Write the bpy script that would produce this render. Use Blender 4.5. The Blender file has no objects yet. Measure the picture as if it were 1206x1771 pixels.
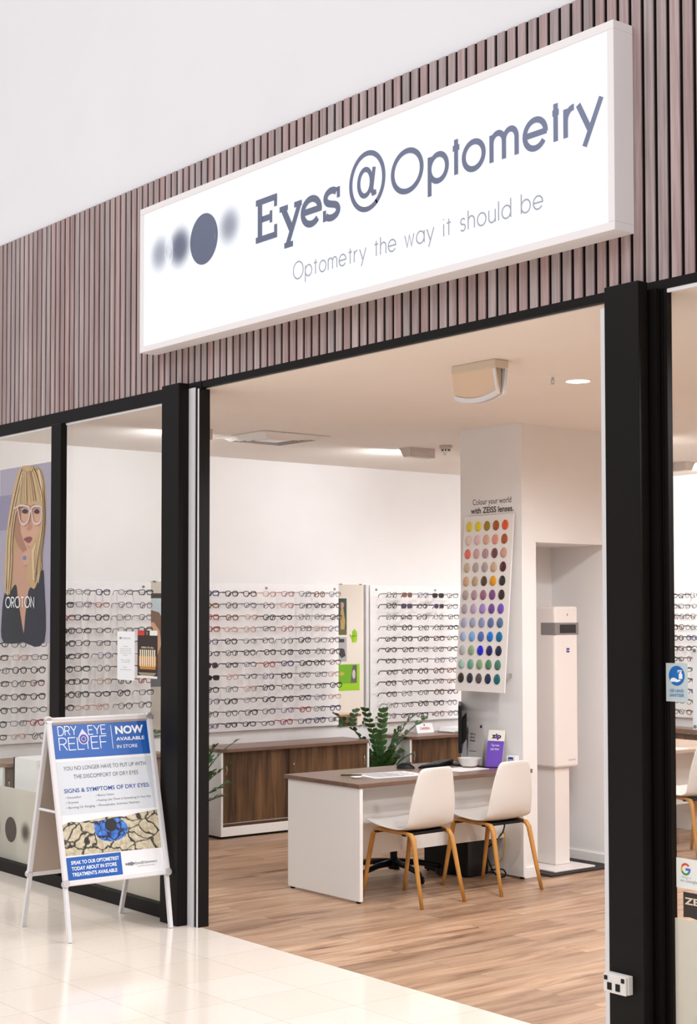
import bpy, bmesh, math, random
from mathutils import Vector, Matrix
random.seed(7)
C = bpy.context.scene
COL = C.collection
V = Vector
PI = math.pi

# ------------------------------------------------------------------ camera
F_PX, YAW, PITCH, ROLL, CY = 2644.82, 0.899758, 0.0405205, -0.00097, 955.9
cam_d = bpy.data.cameras.new('camera')
cam = bpy.data.objects.new('camera', cam_d); COL.objects.link(cam)
fw = V((-math.sin(YAW)*math.cos(PITCH), math.cos(YAW)*math.cos(PITCH), math.sin(PITCH)))
r0 = V((math.cos(YAW), math.sin(YAW), 0)); u0 = r0.cross(fw)
rt = r0*math.cos(ROLL) + u0*math.sin(ROLL); up = u0*math.cos(ROLL) - r0*math.sin(ROLL)
cam.matrix_world = Matrix(((rt.x, up.x, -fw.x, 7.557), (rt.y, up.y, -fw.y, -4.864),
                           (rt.z, up.z, -fw.z, 1.8), (0, 0, 0, 1)))
cam_d.sensor_fit = 'HORIZONTAL'; cam_d.sensor_width = 36
cam_d.lens = F_PX*36/1206
cam_d.shift_y = (CY-885.5)/1206
cam_d.clip_start = 0.05; cam_d.clip_end = 200
C.camera = cam

# ------------------------------------------------------------------ world, lights, exposure
C.view_settings.view_transform = 'Standard'; C.view_settings.look = 'None'
C.view_settings.exposure = 0.0; C.view_settings.gamma = 1.0
C.view_settings.use_curve_mapping = False
world = bpy.data.worlds.new('mall_light'); C.world = world; world.use_nodes = True
wb = world.node_tree.nodes['Background']
wb.inputs['Color'].default_value = (0.97, 0.97, 1.0, 1); wb.inputs['Strength'].default_value = 1.0
_n, _l = world.node_tree.nodes, world.node_tree.links          # bright mall ceiling, darker shopfronts towards the horizon
_tc = _n.new('ShaderNodeTexCoord'); _sx = _n.new('ShaderNodeSeparateXYZ'); _cr = _n.new('ShaderNodeValToRGB')
_l.new(_tc.outputs['Generated'], _sx.inputs[0]); _l.new(_sx.outputs['Z'], _cr.inputs['Fac']); _l.new(_cr.outputs['Color'], wb.inputs['Color'])
_e = _cr.color_ramp.elements; _e[0].position = .16; _e[0].color = (.26, .25, .25, 1); _e[1].position = .42; _e[1].color = (1.0, 1.0, 1.03, 1)
wb.inputs['Strength'].default_value = 1.42

def area(name, loc, direction, sx, sy, power, color=(1, 1, 1)):
    d = bpy.data.lights.new(name, 'AREA'); d.shape = 'RECTANGLE'; d.size = sx; d.size_y = sy
    d.energy = power; d.color = color
    o = bpy.data.objects.new(name, d); COL.objects.link(o); o.location = loc
    o.rotation_euler = V(direction).to_track_quat('-Z', 'Y').to_euler()
    return o
def spot(name, loc, power, angle=150, color=(1, .93, .84), radius=.05, direction=(0, 0, -1)):
    d = bpy.data.lights.new(name, 'SPOT'); d.energy = power; d.spot_size = math.radians(angle)
    d.spot_blend = .6; d.color = color; d.shadow_soft_size = radius
    o = bpy.data.objects.new(name, d); COL.objects.link(o); o.location = loc
    o.rotation_euler = V(direction).to_track_quat('-Z', 'Y').to_euler()
    return o
# skylight high over the mall walkway
area('mall_skylight', (1.5, -6.0, 8.5), (0, .62, -.8), 12, 5, 130, (.98, .98, 1))
# ceiling downlights of the shop: a set added out of view, then the seen one
WARM = (.975, .985, 1)
for (lx, ly) in ((2.52, 1.0), (1.66, 2.0), (-.05, 4.05), (4.4, 1.2), (4.4, 3.4), (2.9, 5.0), (-1.0, 5.05)):
    spot('added_downlight', (lx, ly, 3.06), 66 if ly == 2.0 else 112, 172, WARM)
spot('seen_downlight', (1.63, 1.5, 3.09), 66, 172, WARM)
# wall washers light the left wall; the third is added unseen behind the partition
for (lx, ly, p) in ((-1.70, 3.10, 13), (-1.70, 1.00, 13.5), (-1.55, 5.30, 9)):
    area('wall_washer_light', (lx, ly, 3.02), (-1, 0, -.80), .05, .30, p, (.93, .97, 1))

# ------------------------------------------------------------------ materials
MATS = {}
def mat(name, color, rough=.5, metal=0.0, spec=.5, emit=None, estr=0, alpha=None, trans=0):
    if name in MATS: return MATS[name]
    m = bpy.data.materials.new(name); m.use_nodes = True
    b = m.node_tree.nodes['Principled BSDF']
    b.inputs['Base Color'].default_value = (*color, 1)
    b.inputs['Roughness'].default_value = rough; b.inputs['Metallic'].default_value = metal
    b.inputs['Specular IOR Level'].default_value = spec
    if emit: b.inputs['Emission Color'].default_value = (*emit, 1); b.inputs['Emission Strength'].default_value = estr
    if alpha is not None: b.inputs['Alpha'].default_value = alpha
    if trans: b.inputs['Transmission Weight'].default_value = trans
    MATS[name] = m; return m
def s2l(r, g, b):
    f = lambda c: (c/255/12.92) if c/255 <= .04045 else ((c/255+.055)/1.055)**2.4
    return (f(r), f(g), f(b))
def srgb(name, r, g, b, **k): return mat(name, s2l(r, g, b), **k)
def nodes(m): return m.node_tree.nodes, m.node_tree.links
def bsdf(m): return m.node_tree.nodes['Principled BSDF']
def ramp(n, stops):
    r = n.new('ShaderNodeValToRGB'); e = r.color_ramp.elements
    while len(e) < len(stops): e.new(.5)
    for i, (p, c) in enumerate(stops): e[i].position = p; e[i].color = (*c, 1)
    return r
def noisy(m, scale, amount, bump=0):
    """subtle procedural variation of the base colour"""
    n, l = nodes(m); b = bsdf(m); c = tuple(b.inputs['Base Color'].default_value)[:3]
    tc = n.new('ShaderNodeTexCoord'); t = n.new('ShaderNodeTexNoise'); t.inputs['Scale'].default_value = scale
    t.inputs['Detail'].default_value = 4
    l.new(tc.outputs['Object'], t.inputs['Vector'])
    r = ramp(n, [(.3, tuple(x*(1-amount) for x in c)), (.7, tuple(min(1, x*(1+amount)) for x in c))])
    l.new(t.outputs['Fac'], r.inputs['Fac']); l.new(r.outputs['Color'], b.inputs['Base Color'])
    if bump:
        bp = n.new('ShaderNodeBump'); bp.inputs['Strength'].default_value = bump
        l.new(t.outputs['Fac'], bp.inputs['Height']); l.new(bp.outputs['Normal'], b.inputs['Normal'])
    return m
def wood(name, dark, light, axis, scale=6, rough=.45, stretch=14, island=0.0):
    m = bpy.data.materials.new(name); m.use_nodes = True; n, l = nodes(m); b = bsdf(m)
    tc = n.new('ShaderNodeTexCoord'); mp = n.new('ShaderNodeMapping')
    sc = [stretch, stretch, stretch]; sc['xyz'.index(axis)] = 1.0
    mp.inputs['Scale'].default_value = sc
    l.new(tc.outputs['Object'], mp.inputs['Vector'])
    t = n.new('ShaderNodeTexNoise'); t.inputs['Scale'].default_value = scale/6; t.inputs['Detail'].default_value = 6
    t.inputs['Roughness'].default_value = .62; t.inputs['Distortion'].default_value = .4
    l.new(mp.outputs['Vector'], t.inputs['Vector'])
    r = ramp(n, [(.32, dark), (.68, light)]); l.new(t.outputs['Fac'], r.inputs['Fac'])
    out = r.outputs['Color']
    if island:
        g = n.new('ShaderNodeNewGeometry'); hs = n.new('ShaderNodeHueSaturation')
        mr = n.new('ShaderNodeMapRange'); mr.inputs['To Min'].default_value = 1-island; mr.inputs['To Max'].default_value = 1+island
        l.new(g.outputs['Random Per Island'], mr.inputs['Value']); l.new(mr.outputs['Result'], hs.inputs['Value'])
        m2 = n.new('ShaderNodeMath'); m2.operation = 'MULTIPLY'; m2.inputs[1].default_value = 7.31
        fr = n.new('ShaderNodeMath'); fr.operation = 'FRACT'
        l.new(g.outputs['Random Per Island'], m2.inputs[0]); l.new(m2.outputs[0], fr.inputs[0])
        ms = n.new('ShaderNodeMapRange'); ms.inputs['To Min'].default_value = .75; ms.inputs['To Max'].default_value = 1.35
        l.new(fr.outputs[0], ms.inputs['Value']); l.new(ms.outputs['Result'], hs.inputs['Saturation'])
        l.new(out, hs.inputs['Color']); out = hs.outputs['Color']
    l.new(out, b.inputs['Base Color']); b.inputs['Roughness'].default_value = rough
    MATS[name] = m; return m

WALL = noisy(srgb('white_wall_paint', 238, 235, 234, rough=.85), 3, .015)
WALLMALL = noisy(srgb('mall_wall_paint', 233, 232, 235, rough=.9), 2, .012)
CEIL = noisy(srgb('ceiling_paint', 240, 232, 224, rough=.9), 2, .012)
BLACK = noisy(srgb('black_powder_coat', 15, 11, 10, rough=.5, spec=.18), 4, .12)
BLACK2 = srgb('black_plastic', 14, 14, 16, rough=.45, spec=.25)
ALU = srgb('brushed_aluminium', 205, 203, 204, rough=.35, metal=.55)
ALUW = srgb('white_aluminium', 226, 224, 226, rough=.4)
CHROME = srgb('chrome', 200, 200, 200, rough=.15, metal=1)
WHITE = srgb('white_laminate', 242, 239, 236, rough=.4)
WHITEP = srgb('white_plastic', 224, 219, 214, rough=.4)
PAPER = srgb('white_paper', 240, 240, 242, rough=.7)
DARKTXT = srgb('dark_print', 52, 52, 58, rough=.6)
GREYTXT = srgb('grey_print', 120, 122, 130, rough=.6)
BLUE = srgb('blue_print', 22, 92, 178, rough=.35)
BLUETXT = srgb('blue_lettering', 40, 76, 150, rough=.5)
WHITEINK = srgb('white_ink', 246, 247, 250, rough=.5)
SLAT = wood('batten_wood', s2l(144, 122, 119), s2l(186, 168, 167), 'z', 10, .5, 30, .14)
WALNUT = wood('walnut_laminate', s2l(54, 34, 18), s2l(124, 90, 58), 'z', 7, .45, 12)
TOPWOOD = wood('walnut_top', s2l(104, 78, 64), s2l(134, 104, 88), 'y', 6, .3, 12)
OAK = wood('oak_bentwood', s2l(178, 118, 48), s2l(204, 148, 74), 'z', 6, .4, 10)
BEIGEWOOD = wood('pale_laminate', s2l(120, 96, 76), s2l(152, 124, 100), 'z', 6, .4, 9)

def floor_wood():
    m = bpy.data.materials.new('oak_plank_floor'); m.use_nodes = True; n, l = nodes(m); b = bsdf(m)
    tc = n.new('ShaderNodeTexCoord'); mp = n.new('ShaderNodeMapping'); mp.inputs['Rotation'].default_value = (0, 0, PI/2)
    l.new(tc.outputs['Object'], mp.inputs['Vector'])
    br = n.new('ShaderNodeTexBrick'); br.offset = .37; br.inputs['Scale'].default_value = 1
    br.inputs['Brick Width'].default_value = 1.25; br.inputs['Row Height'].default_value = .19
    br.inputs['Mortar Size'].default_value = .0012; br.inputs['Mortar Smooth'].default_value = .1
    br.inputs['Color1'].default_value = (0, 0, 0, 1); br.inputs['Color2'].default_value = (1, 1, 1, 1)
    br.inputs['Mortar'].default_value = (.5, .5, .5, 1)
    l.new(mp.outputs['Vector'], br.inputs['Vector'])
    m2 = n.new('ShaderNodeMapping'); m2.inputs['Scale'].default_value = (8, .9, 1)
    off = n.new('ShaderNodeVectorMath'); off.operation = 'MULTIPLY_ADD'; off.inputs[1].default_value = (9, 17, 5)
    l.new(br.outputs['Color'], off.inputs[0]); l.new(tc.outputs['Object'], off.inputs[2])
    l.new(off.outputs['Vector'], m2.inputs['Vector'])
    t = n.new('ShaderNodeTexNoise'); t.inputs['Scale'].default_value = 1.3; t.inputs['Detail'].default_value = 7
    t.inputs['Roughness'].default_value = .6; t.inputs['Distortion'].default_value = .8
    l.new(m2.outputs['Vector'], t.inputs['Vector'])
    r = ramp(n, [(.28, s2l(112, 80, 58)), (.44, s2l(166, 130, 102)), (.56, s2l(186, 151, 122)), (.74, s2l(206, 176, 148))])
    l.new(t.outputs['Fac'], r.inputs['Fac'])
    hs = n.new('ShaderNodeHueSaturation'); mr = n.new('ShaderNodeMapRange')
    mr.inputs['To Min'].default_value = .80; mr.inputs['To Max'].default_value = 1.12
    l.new(br.outputs['Color'], mr.inputs['Value']); l.new(mr.outputs['Result'], hs.inputs['Value']); l.new(r.outputs['Color'], hs.inputs['Color'])
    mx = n.new('ShaderNodeMixRGB'); mx.inputs['Color2'].default_value = (*s2l(110, 84, 64), 1)
    l.new(br.outputs['Fac'], mx.inputs['Fac']); l.new(hs.outputs['Color'], mx.inputs['Color1'])
    l.new(mx.outputs['Color'], b.inputs['Base Color']); b.inputs['Roughness'].default_value = .38
    return m
def floor_tile():
    m = bpy.data.materials.new('cream_mall_tile'); m.use_nodes = True; n, l = nodes(m); b = bsdf(m)
    tc = n.new('ShaderNodeTexCoord'); mp = n.new('ShaderNodeMapping'); mp.inputs['Location'].default_value = (.085, 0, 0)
    l.new(tc.outputs['Object'], mp.inputs['Vector'])
    br = n.new('ShaderNodeTexBrick'); br.offset = 0; br.inputs['Scale'].default_value = 1
    br.inputs['Brick Width'].default_value = .415; br.inputs['Row Height'].default_value = .415
    br.inputs['Mortar Size'].default_value = .0016; br.inputs['Mortar Smooth'].default_value = .2
    br.inputs['Color1'].default_value = (*s2l(237, 225, 213), 1); br.inputs['Color2'].default_value = (*s2l(233, 220, 206), 1)
    br.inputs['Mortar'].default_value = (*s2l(194, 176, 158), 1)
    l.new(mp.outputs['Vector'], br.inputs['Vector'])
    t = n.new('ShaderNodeTexNoise'); t.inputs['Scale'].default_value = 45; t.inputs['Detail'].default_value = 5
    l.new(tc.outputs['Object'], t.inputs['Vector'])
    hs = n.new('ShaderNodeHueSaturation'); mr = n.new('ShaderNodeMapRange')
    mr.inputs['To Min'].default_value = .94; mr.inputs['To Max'].default_value = 1.05
    l.new(t.outputs['Fac'], mr.inputs['Value']); l.new(mr.outputs['Result'], hs.inputs['Value'])
    l.new(br.outputs['Color'], hs.inputs['Color']); l.new(hs.outputs['Color'], b.inputs['Base Color'])
    b.inputs['Roughness'].default_value = .12; b.inputs['Specular IOR Level'].default_value = .5
    return m
def glass_mat(name, tint=(1, 1, 1), ior=1.45):
    m = bpy.data.materials.new(name); m.use_nodes = True; n, l = nodes(m); n.remove(bsdf(m))
    tr = n.new('ShaderNodeBsdfTransparent'); tr.inputs['Color'].default_value = (*tint, 1)
    gl = n.new('ShaderNodeBsdfGlossy'); gl.inputs['Roughness'].default_value = 0.0
    lw_ = n.new('ShaderNodeLayerWeight'); lw_.inputs['Blend'].default_value = .5
    pw = n.new('ShaderNodeMath'); pw.operation = 'POWER'; pw.inputs[1].default_value = 5
    fr = n.new('ShaderNodeMath'); fr.operation = 'MULTIPLY_ADD'; fr.inputs[1].default_value = .96; fr.inputs[2].default_value = .04
    l.new(lw_.outputs['Facing'], pw.inputs[0]); l.new(pw.outputs[0], fr.inputs[0])
    mx = n.new('ShaderNodeMixShader'); l.new(fr.outputs[0], mx.inputs[0]); l.new(tr.outputs[0], mx.inputs[1]); l.new(gl.outputs[0], mx.inputs[2])
    l.new(mx.outputs[0], n['Material Output'].inputs['Surface'])
    MATS[name] = m; return m
def film_mat(name, color, see, center=None, core=None, fade=None):
    """diffuse film; with fade = radius the film is solid at the object's origin and vanishes at the radius"""
    m = bpy.data.materials.new(name); m.use_nodes = True; n, l = nodes(m); n.remove(bsdf(m))
    df = n.new('ShaderNodeBsdfDiffuse'); df.inputs['Color'].default_value = (*color, 1)
    tl = n.new('ShaderNodeBsdfTranslucent'); tl.inputs['Color'].default_value = (*color, 1)
    m1 = n.new('ShaderNodeMixShader'); m1.inputs[0].default_value = .6 if not fade else 0
    l.new(df.outputs[0], m1.inputs[1]); l.new(tl.outputs[0], m1.inputs[2])
    tr = n.new('ShaderNodeBsdfTransparent'); m2 = n.new('ShaderNodeMixShader')
    l.new(m1.outputs[0], m2.inputs[2]); l.new(tr.outputs[0], m2.inputs[1]); m2.inputs[0].default_value = 1-see
    if fade:
        tc = n.new('ShaderNodeTexCoord'); ln = n.new('ShaderNodeVectorMath'); ln.operation = 'LENGTH'
        l.new(tc.outputs['Object'], ln.inputs[0])
        mr = n.new('ShaderNodeMapRange'); mr.interpolation_type = 'SMOOTHERSTEP'
        mr.inputs['From Min'].default_value = 0; mr.inputs['From Max'].default_value = fade
        mr.inputs['To Min'].default_value = 1-see; mr.inputs['To Max'].default_value = 0
        l.new(ln.outputs['Value'], mr.inputs['Value']); l.new(mr.outputs['Result'], m2.inputs[0])
    l.new(m2.outputs[0], n['Material Output'].inputs['Surface'])
    MATS[name] = m; return m
GLASS = glass_mat('shopfront_glass', (.97, .985, .98))
CLEAR = glass_mat('clear_lens', (.97, .97, .97))
ACRYL = film_mat('clear_acrylic', (.82, .80, .80), .62)
FROST = film_mat('frosted_film', s2l(228, 226, 217), .12)

# ------------------------------------------------------------------ mesh helpers
class MB:
    def __init__(s): s.v = []; s.f = []; s.marks = []
    def mark(s): s.marks.append((len(s.v), len(s.f))); return s
    def add(s, vs, fs):
        k = len(s.v); s.v += [tuple(v) for v in vs]; s.f += [tuple(i+k for i in f) for f in fs]; return s
    def box(s, x0, y0, z0, x1, y1, z1):
        if x0 > x1: x0, x1 = x1, x0
        if y0 > y1: y0, y1 = y1, y0
        if z0 > z1: z0, z1 = z1, z0
        return s.add([(x0,y0,z0),(x1,y0,z0),(x1,y1,z0),(x0,y1,z0),(x0,y0,z1),(x1,y0,z1),(x1,y1,z1),(x0,y1,z1)],
                     [(0,3,2,1),(4,5,6,7),(0,1,5,4),(1,2,6,5),(2,3,7,6),(3,0,4,7)])
    def obox(s, o, a, b, c):
        """box from corner o along edge vectors a, b, c"""
        o, a, b, c = V(o), V(a), V(b), V(c)
        if a.cross(b).dot(c) < 0: a, b = b, a
        p = [o, o+a, o+a+b, o+b]; p += [q+c for q in p]
        return s.add(p, [(0,3,2,1),(4,5,6,7),(0,1,5,4),(1,2,6,5),(2,3,7,6),(3,0,4,7)])
    def tube(s, pts, r, n=8, cap=True, closed=False, sq=1.0, rot=0.0):
        pts = [V(p) for p in pts]; N = len(pts)
        rs = r if isinstance(r, (list, tuple)) else [r]*N
        ts = []
        for i in range(N):
            a = pts[(i-1) % N] if (closed or i > 0) else pts[i]
            b = pts[(i+1) % N] if (closed or i < N-1) else pts[i]
            ts.append((b-a).normalized())
        ref = V((0, 0, 1)) if abs(ts[0].z) < .9 else V((0, 1, 0))
        x = ts[0].cross(ref).normalized(); rings = []
        for i in range(N):
            x = (x - ts[i]*x.dot(ts[i])).normalized(); y = ts[i].cross(x)
            rings.append([pts[i] + (x*math.cos(2*PI*k/n+rot)*sq + y*math.sin(2*PI*k/n+rot))*rs[i] for k in range(n)])
        base = len(s.v)
        for rg in rings: s.v += [tuple(q) for q in rg]
        M = N if closed else N-1
        for i in range(M):
            for k in range(n):
                a = base+i*n+k; b = base+i*n+(k+1) % n; c = base+((i+1) % N)*n+(k+1) % n; d = base+((i+1) % N)*n+k
                s.f.append((a, b, c, d))
        if cap and not closed:
            s.f.append(tuple(base+k for k in range(n-1, -1, -1))); s.f.append(tuple(base+(N-1)*n+k for k in range(n)))
        return s
    def cyl(s, p0, p1, r, n=20): return s.tube([p0, p1], r, n)
    def lathe(s, prof, c=(0, 0, 0), n=28, cap=True, rx=1, ry=1):
        c = V(c); b = len(s.v)
        for (r, z) in prof:
            for k in range(n):
                t = 2*PI*k/n; s.v.append((c.x+r*rx*math.cos(t), c.y+r*ry*math.sin(t), c.z+z))
        for i in range(len(prof)-1):
            for k in range(n):
                s.f.append((b+i*n+k, b+i*n+(k+1) % n, b+(i+1)*n+(k+1) % n, b+(i+1)*n+k))
        if cap:
            s.f.append(tuple(b+k for k in range(n-1, -1, -1))); s.f.append(tuple(b+(len(prof)-1)*n+k for k in range(n)))
        return s
    def prism(s, pts, off):
        """planar polygon pts extruded by vector off"""
        pts = [V(p) for p in pts]; off = V(off); n = len(pts)
        nrm = V((0, 0, 0))
        for i in range(n): nrm += pts[i].cross(pts[(i+1) % n])
        if nrm.dot(off) > 0: lo, hi = pts, [p+off for p in pts]
        else: lo, hi = [p+off for p in pts], pts
        k = len(s.v); s.v += [tuple(p) for p in lo] + [tuple(p) for p in hi]
        s.f.append(tuple(k+i for i in range(n-1, -1, -1))); s.f.append(tuple(k+n+i for i in range(n)))
        for i in range(n): j = (i+1) % n; s.f.append((k+i, k+j, k+n+j, k+n+i))
        return s
    def mesh(s, name):
        me = bpy.data.meshes.new(name); me.from_pydata(s.v, [], s.f); me.update(); return me

def obj(name, mb, m, parent=None, loc=(0, 0, 0), smooth=False, bevel=0, sub=0, solid=0, label=None):
    if isinstance(mb, MB) and mb.marks:
        mk = sorted(set(([(0, 0)] if mb.marks[0][1] > 0 else [])+mb.marks+[(len(mb.v), len(mb.f))])); first = None
        for (v0, f0), (v1, f1) in zip(mk[:-1], mk[1:]):
            q = MB(); q.v = mb.v[v0:v1]; q.f = [tuple(i-v0 for i in f) for f in mb.f[f0:f1]]
            if q.f: o = obj(name, q, m, parent, loc, smooth, bevel, sub, solid, label); first = first or o
        return first
    me = mb.mesh(name) if isinstance(mb, MB) else mb
    if m is not None:
        if len(me.materials) == 0: me.materials.append(m)
    o = bpy.data.objects.new(name, me); COL.objects.link(o); o.location = loc
    if parent: o.parent = parent
    if smooth: me.polygons.foreach_set('use_smooth', [True]*len(me.polygons))
    if solid:
        md = o.modifiers.new('solid', 'SOLIDIFY'); md.thickness = solid; md.offset = 0
    if bevel:
        md = o.modifiers.new('bevel', 'BEVEL'); md.width = bevel; md.segments = 2; md.limit_method = 'ANGLE'
    if sub:
        md = o.modifiers.new('sub', 'SUBSURF'); md.levels = sub; md.render_levels = sub
    if label: o['label'] = label
    return o
def tag(o, label, cat, group=None):
    o['label'] = label; o['category'] = cat
    if group: o['group'] = group
    return o
def thing(name, label, cat, loc=(0, 0, 0), rotz=0, group=None):
    o = bpy.data.objects.new(name, None); COL.objects.link(o); o.location = loc; o.rotation_euler = (0, 0, rotz)
    o.empty_display_size = .1
    return tag(o, label, cat, group)
def struct(name, mb, m, parent=None, **k):
    o = obj(name, mb, m, parent, **k)
    if not parent: o['kind'] = 'structure'
    return o
def copy_tree(o, parent=None):
    c = o.copy(); COL.objects.link(c)
    if parent: c.parent = parent
    for ch in list(o.children): copy_tree(ch, c)
    return c
def bxmb(*a): return MB().box(*a)

# ---- flat artwork on a plane
class Plane:
    def __init__(s, o, u, v): s.o = V(o); s.u = V(u).normalized(); s.v = V(v).normalized(); s.n = s.u.cross(s.v)
    def p(s, a, b, off=0): return s.o + s.u*a + s.v*b + s.n*off
    def rect(s, mb, a0, b0, a1, b1, off, th=.0006):
        return mb.prism([s.p(a0, b0, off), s.p(a1, b0, off), s.p(a1, b1, off), s.p(a0, b1, off)], s.n*th)
    def poly(s, mb, pts, off, th=.0004): return mb.prism([s.p(a, b, off) for a, b in pts], s.n*th)
    def disc(s, mb, a, b, ra, rb, off, th=.0005, n=36):
        return s.poly(mb, [(a+ra*math.cos(2*PI*k/n), b+rb*math.sin(2*PI*k/n)) for k in range(n)], off, th)
    def ring(s, mb, a, b, ra, rb, w, off, a0=0, a1=360, n=40):
        for k in range(n):
            t0 = math.radians(a0+(a1-a0)*k/n); t1 = math.radians(a0+(a1-a0)*(k+1)/n)
            s.poly(mb, [(a+ra*math.cos(t0), b+rb*math.sin(t0)), (a+ra*math.cos(t1), b+rb*math.sin(t1)),
                        (a+(ra-w)*math.cos(t1), b+(rb-w)*math.sin(t1)), (a+(ra-w)*math.cos(t0), b+(rb-w)*math.sin(t0))], off)
        return mb
TXT = {}
def text_mesh(body, bold=0):
    key = (body, bold)
    if key in TXT: return TXT[key]
    cu = bpy.data.curves.new('t', 'FONT'); cu.body = body; cu.size = 1; cu.offset = bold; cu.resolution_u = 4
    ob = bpy.data.objects.new('t', cu); COL.objects.link(ob)
    dg = bpy.context.evaluated_depsgraph_get(); dg.update()
    me = bpy.data.meshes.new_from_object(ob.evaluated_get(dg))
    vs = [(v.co.x, v.co.y) for v in me.vertices]; fs = [tuple(p.vertices) for p in me.polygons]
    bpy.data.objects.remove(ob); bpy.data.curves.remove(cu); bpy.data.meshes.remove(me)
    xs = [v[0] for v in vs]; x0, x1 = min(xs), max(xs)
    TXT[key] = (vs, fs, x0, x1); return TXT[key]
def text(mb, pl, body, a0, a1, base, cap, off, bold=0):
    """lettering fitted between a0 and a1, baseline base, capital height cap"""
    mb.mark(); vs, fs, x0, x1 = text_mesh(body, bold)
    sx = (a1-a0)/(x1-x0); sy = cap/.70
    mb.add([pl.p(a0+(x-x0)*sx, base+y*sy, off) for x, y in vs], fs)
# ---- stroke lettering for the thin geometric faces
def arc(cx, cy, rx, ry, a0, a1, n=20):
    return [(cx+rx*math.cos(math.radians(a0+(a1-a0)*k/n)), cy+ry*math.sin(math.radians(a0+(a1-a0)*k/n))) for k in range(n+1)]
G = {   # glyph: (width, strokes) with x-height 1, ascender 1.5
 'o': (1.0, [arc(.5, .5, .5, .5, 0, 360, 32)]),
 'O': (1.56, [arc(.78, .78, .78, .78, 0, 360, 40)]),
 'p': (1.0, [[(0, 1), (0, -.5)], arc(.5, .5, .5, .5, 180, -180, 32)]),
 'b': (1.0, [[(0, 1.5), (0, 0)], arc(.5, .5, .5, .5, 180, -180, 32)]),
 'd': (1.0, [[(1, 1.5), (1, 0)], arc(.5, .5, .5, .5, 0, 360, 32)]),
 'a': (1.0, [[(1, 1), (1, 0)], arc(.5, .5, .5, .5, 0, 360, 32)]),
 'e': (1.0, [[(.04, .5), (1.06, .5)], arc(.5, .5, .5, .5, -3, 325, 30)]),
 't': (.5, [[(.25, 1.32), (.25, 0)], [(0, 1), (.5, 1)]]),
 'm': (1.3, [[(0, 1), (0, 0)], [(0, .6)] + arc(.325, .65, .325, .35, 180, 0, 14) + [(.65, 0)], [(.65, .6)] + arc(.975, .65, .325, .35, 180, 0, 14) + [(1.3, 0)]]),
 'h': (.75, [[(0, 1.5), (0, 0)], [(0, .6)] + arc(.375, .62, .375, .38, 180, 0, 14) + [(.75, 0)]]),
 'u': (.75, [[(0, 1), (0, .38)] + arc(.375, .38, .375, .38, 180, 360, 14) + [(.75, 1)], [(.75, .4), (.75, 0)]]),
 'r': (.45, [[(0, 1), (0, 0)], [(0, .55)] + arc(.42, .55, .42, .43, 180, 85, 10)]),
 'y': (.9, [[(0, 1), (.46, 0)], [(.9, 1), (.24, -.5)]]),
 'w': (1.2, [[(0, 1), (.32, 0), (.6, .95), (.88, 0), (1.2, 1)]]),
 'i': (.1, [[(.05, 1), (.05, 0)], [(.05, 1.32), (.05, 1.42)]]),
 'l': (.1, [[(.05, 1.5), (.05, 0)]]),
 's': (.6, [arc(.3, .74, .26, .25, 30, 240, 14) + arc(.3, .26, .29, .26, 75, -150, 14)]),
 '@': (1.9, [arc(.95, .85, .95, .98, -52, 325, 48)[6:]+[], arc(.86, .83, .36, .5, 0, 360, 30), [(1.36, 1.32), (1.2, .5), (1.3, .36), (1.45, .42)]]),
 'E1': (1.0, []),
 'D': (1.0, [[(0, 0), (.4, 0)] + arc(.4, .75, .6, .75, -90, 90, 18) + [(0, 1.5), (0, 0)]]),
 'R': (.85, [[(0, 0), (0, 1.5), (.45, 1.5)] + arc(.45, 1.12, .38, .38, 90, -90, 14) + [(0, .74)], [(.42, .74), (.85, 0)]]),
 'Y': (1.0, [[(0, 1.5), (.5, .7), (1, 1.5)], [(.5, .7), (.5, 0)]]),
 'E': (.8, [[(.8, 1.5), (0, 1.5), (0, 0), (.8, 0)], [(0, .78), (.72, .78)]]),
 'L': (.75, [[(0, 1.5), (0, 0), (.75, 0)]]),
 'I': (.1, [[(.05, 1.5), (.05, 0)]]),
 'F': (.75, [[(.75, 1.5), (0, 1.5), (0, 0)], [(0, .76), (.66, .76)]]),
 'T': (.9, [[(0, 1.5), (.9, 1.5)], [(.45, 1.5), (.45, 0)]]),
 'N': (.95, [[(0, 0), (0, 1.5), (.95, 0), (.95, 1.5)]]),
}
def ribbon(mb, pl, pts, w, off, th=.0006):
    mb.k = getattr(mb, 'k', 0)+1; off = off+.00012*(mb.k % 12)
    pts = [p for i, p in enumerate(pts) if i == 0 or abs(p[0]-pts[i-1][0])+abs(p[1]-pts[i-1][1]) > 1e-5]
    n = len(pts)
    closed = n > 3 and abs(pts[0][0]-pts[-1][0])+abs(pts[0][1]-pts[-1][1]) < 1e-6
    if closed: pts = pts[:-1]; n -= 1
    L = []; R = []
    for i in range(n):
        a = pts[(i-1) % n] if (closed or i > 0) else None; b = pts[(i+1) % n] if (closed or i < n-1) else None
        p = V((pts[i][0], pts[i][1]))
        d1 = (p-V(a)).normalized() if a else None; d2 = (V(b)-p).normalized() if b else None
        d1 = d1 or d2; d2 = d2 or d1
        t = (d1+d2)
        t = t.normalized() if t.length > 1e-4 else d1
        nn = V((-t.y, t.x)); k = max(.45, abs(nn.dot(V((-d1.y, d1.x)))))
        L.append(p+nn*(w/2/k)); R.append(p-nn*(w/2/k))
    M = n if closed else n-1
    for i in range(M):
        j = (i+1) % n
        mb.add([pl.p(q[0], q[1], off) for q in (R[i], R[j], L[j], L[i])], [(0, 1, 2, 3)])
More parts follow.
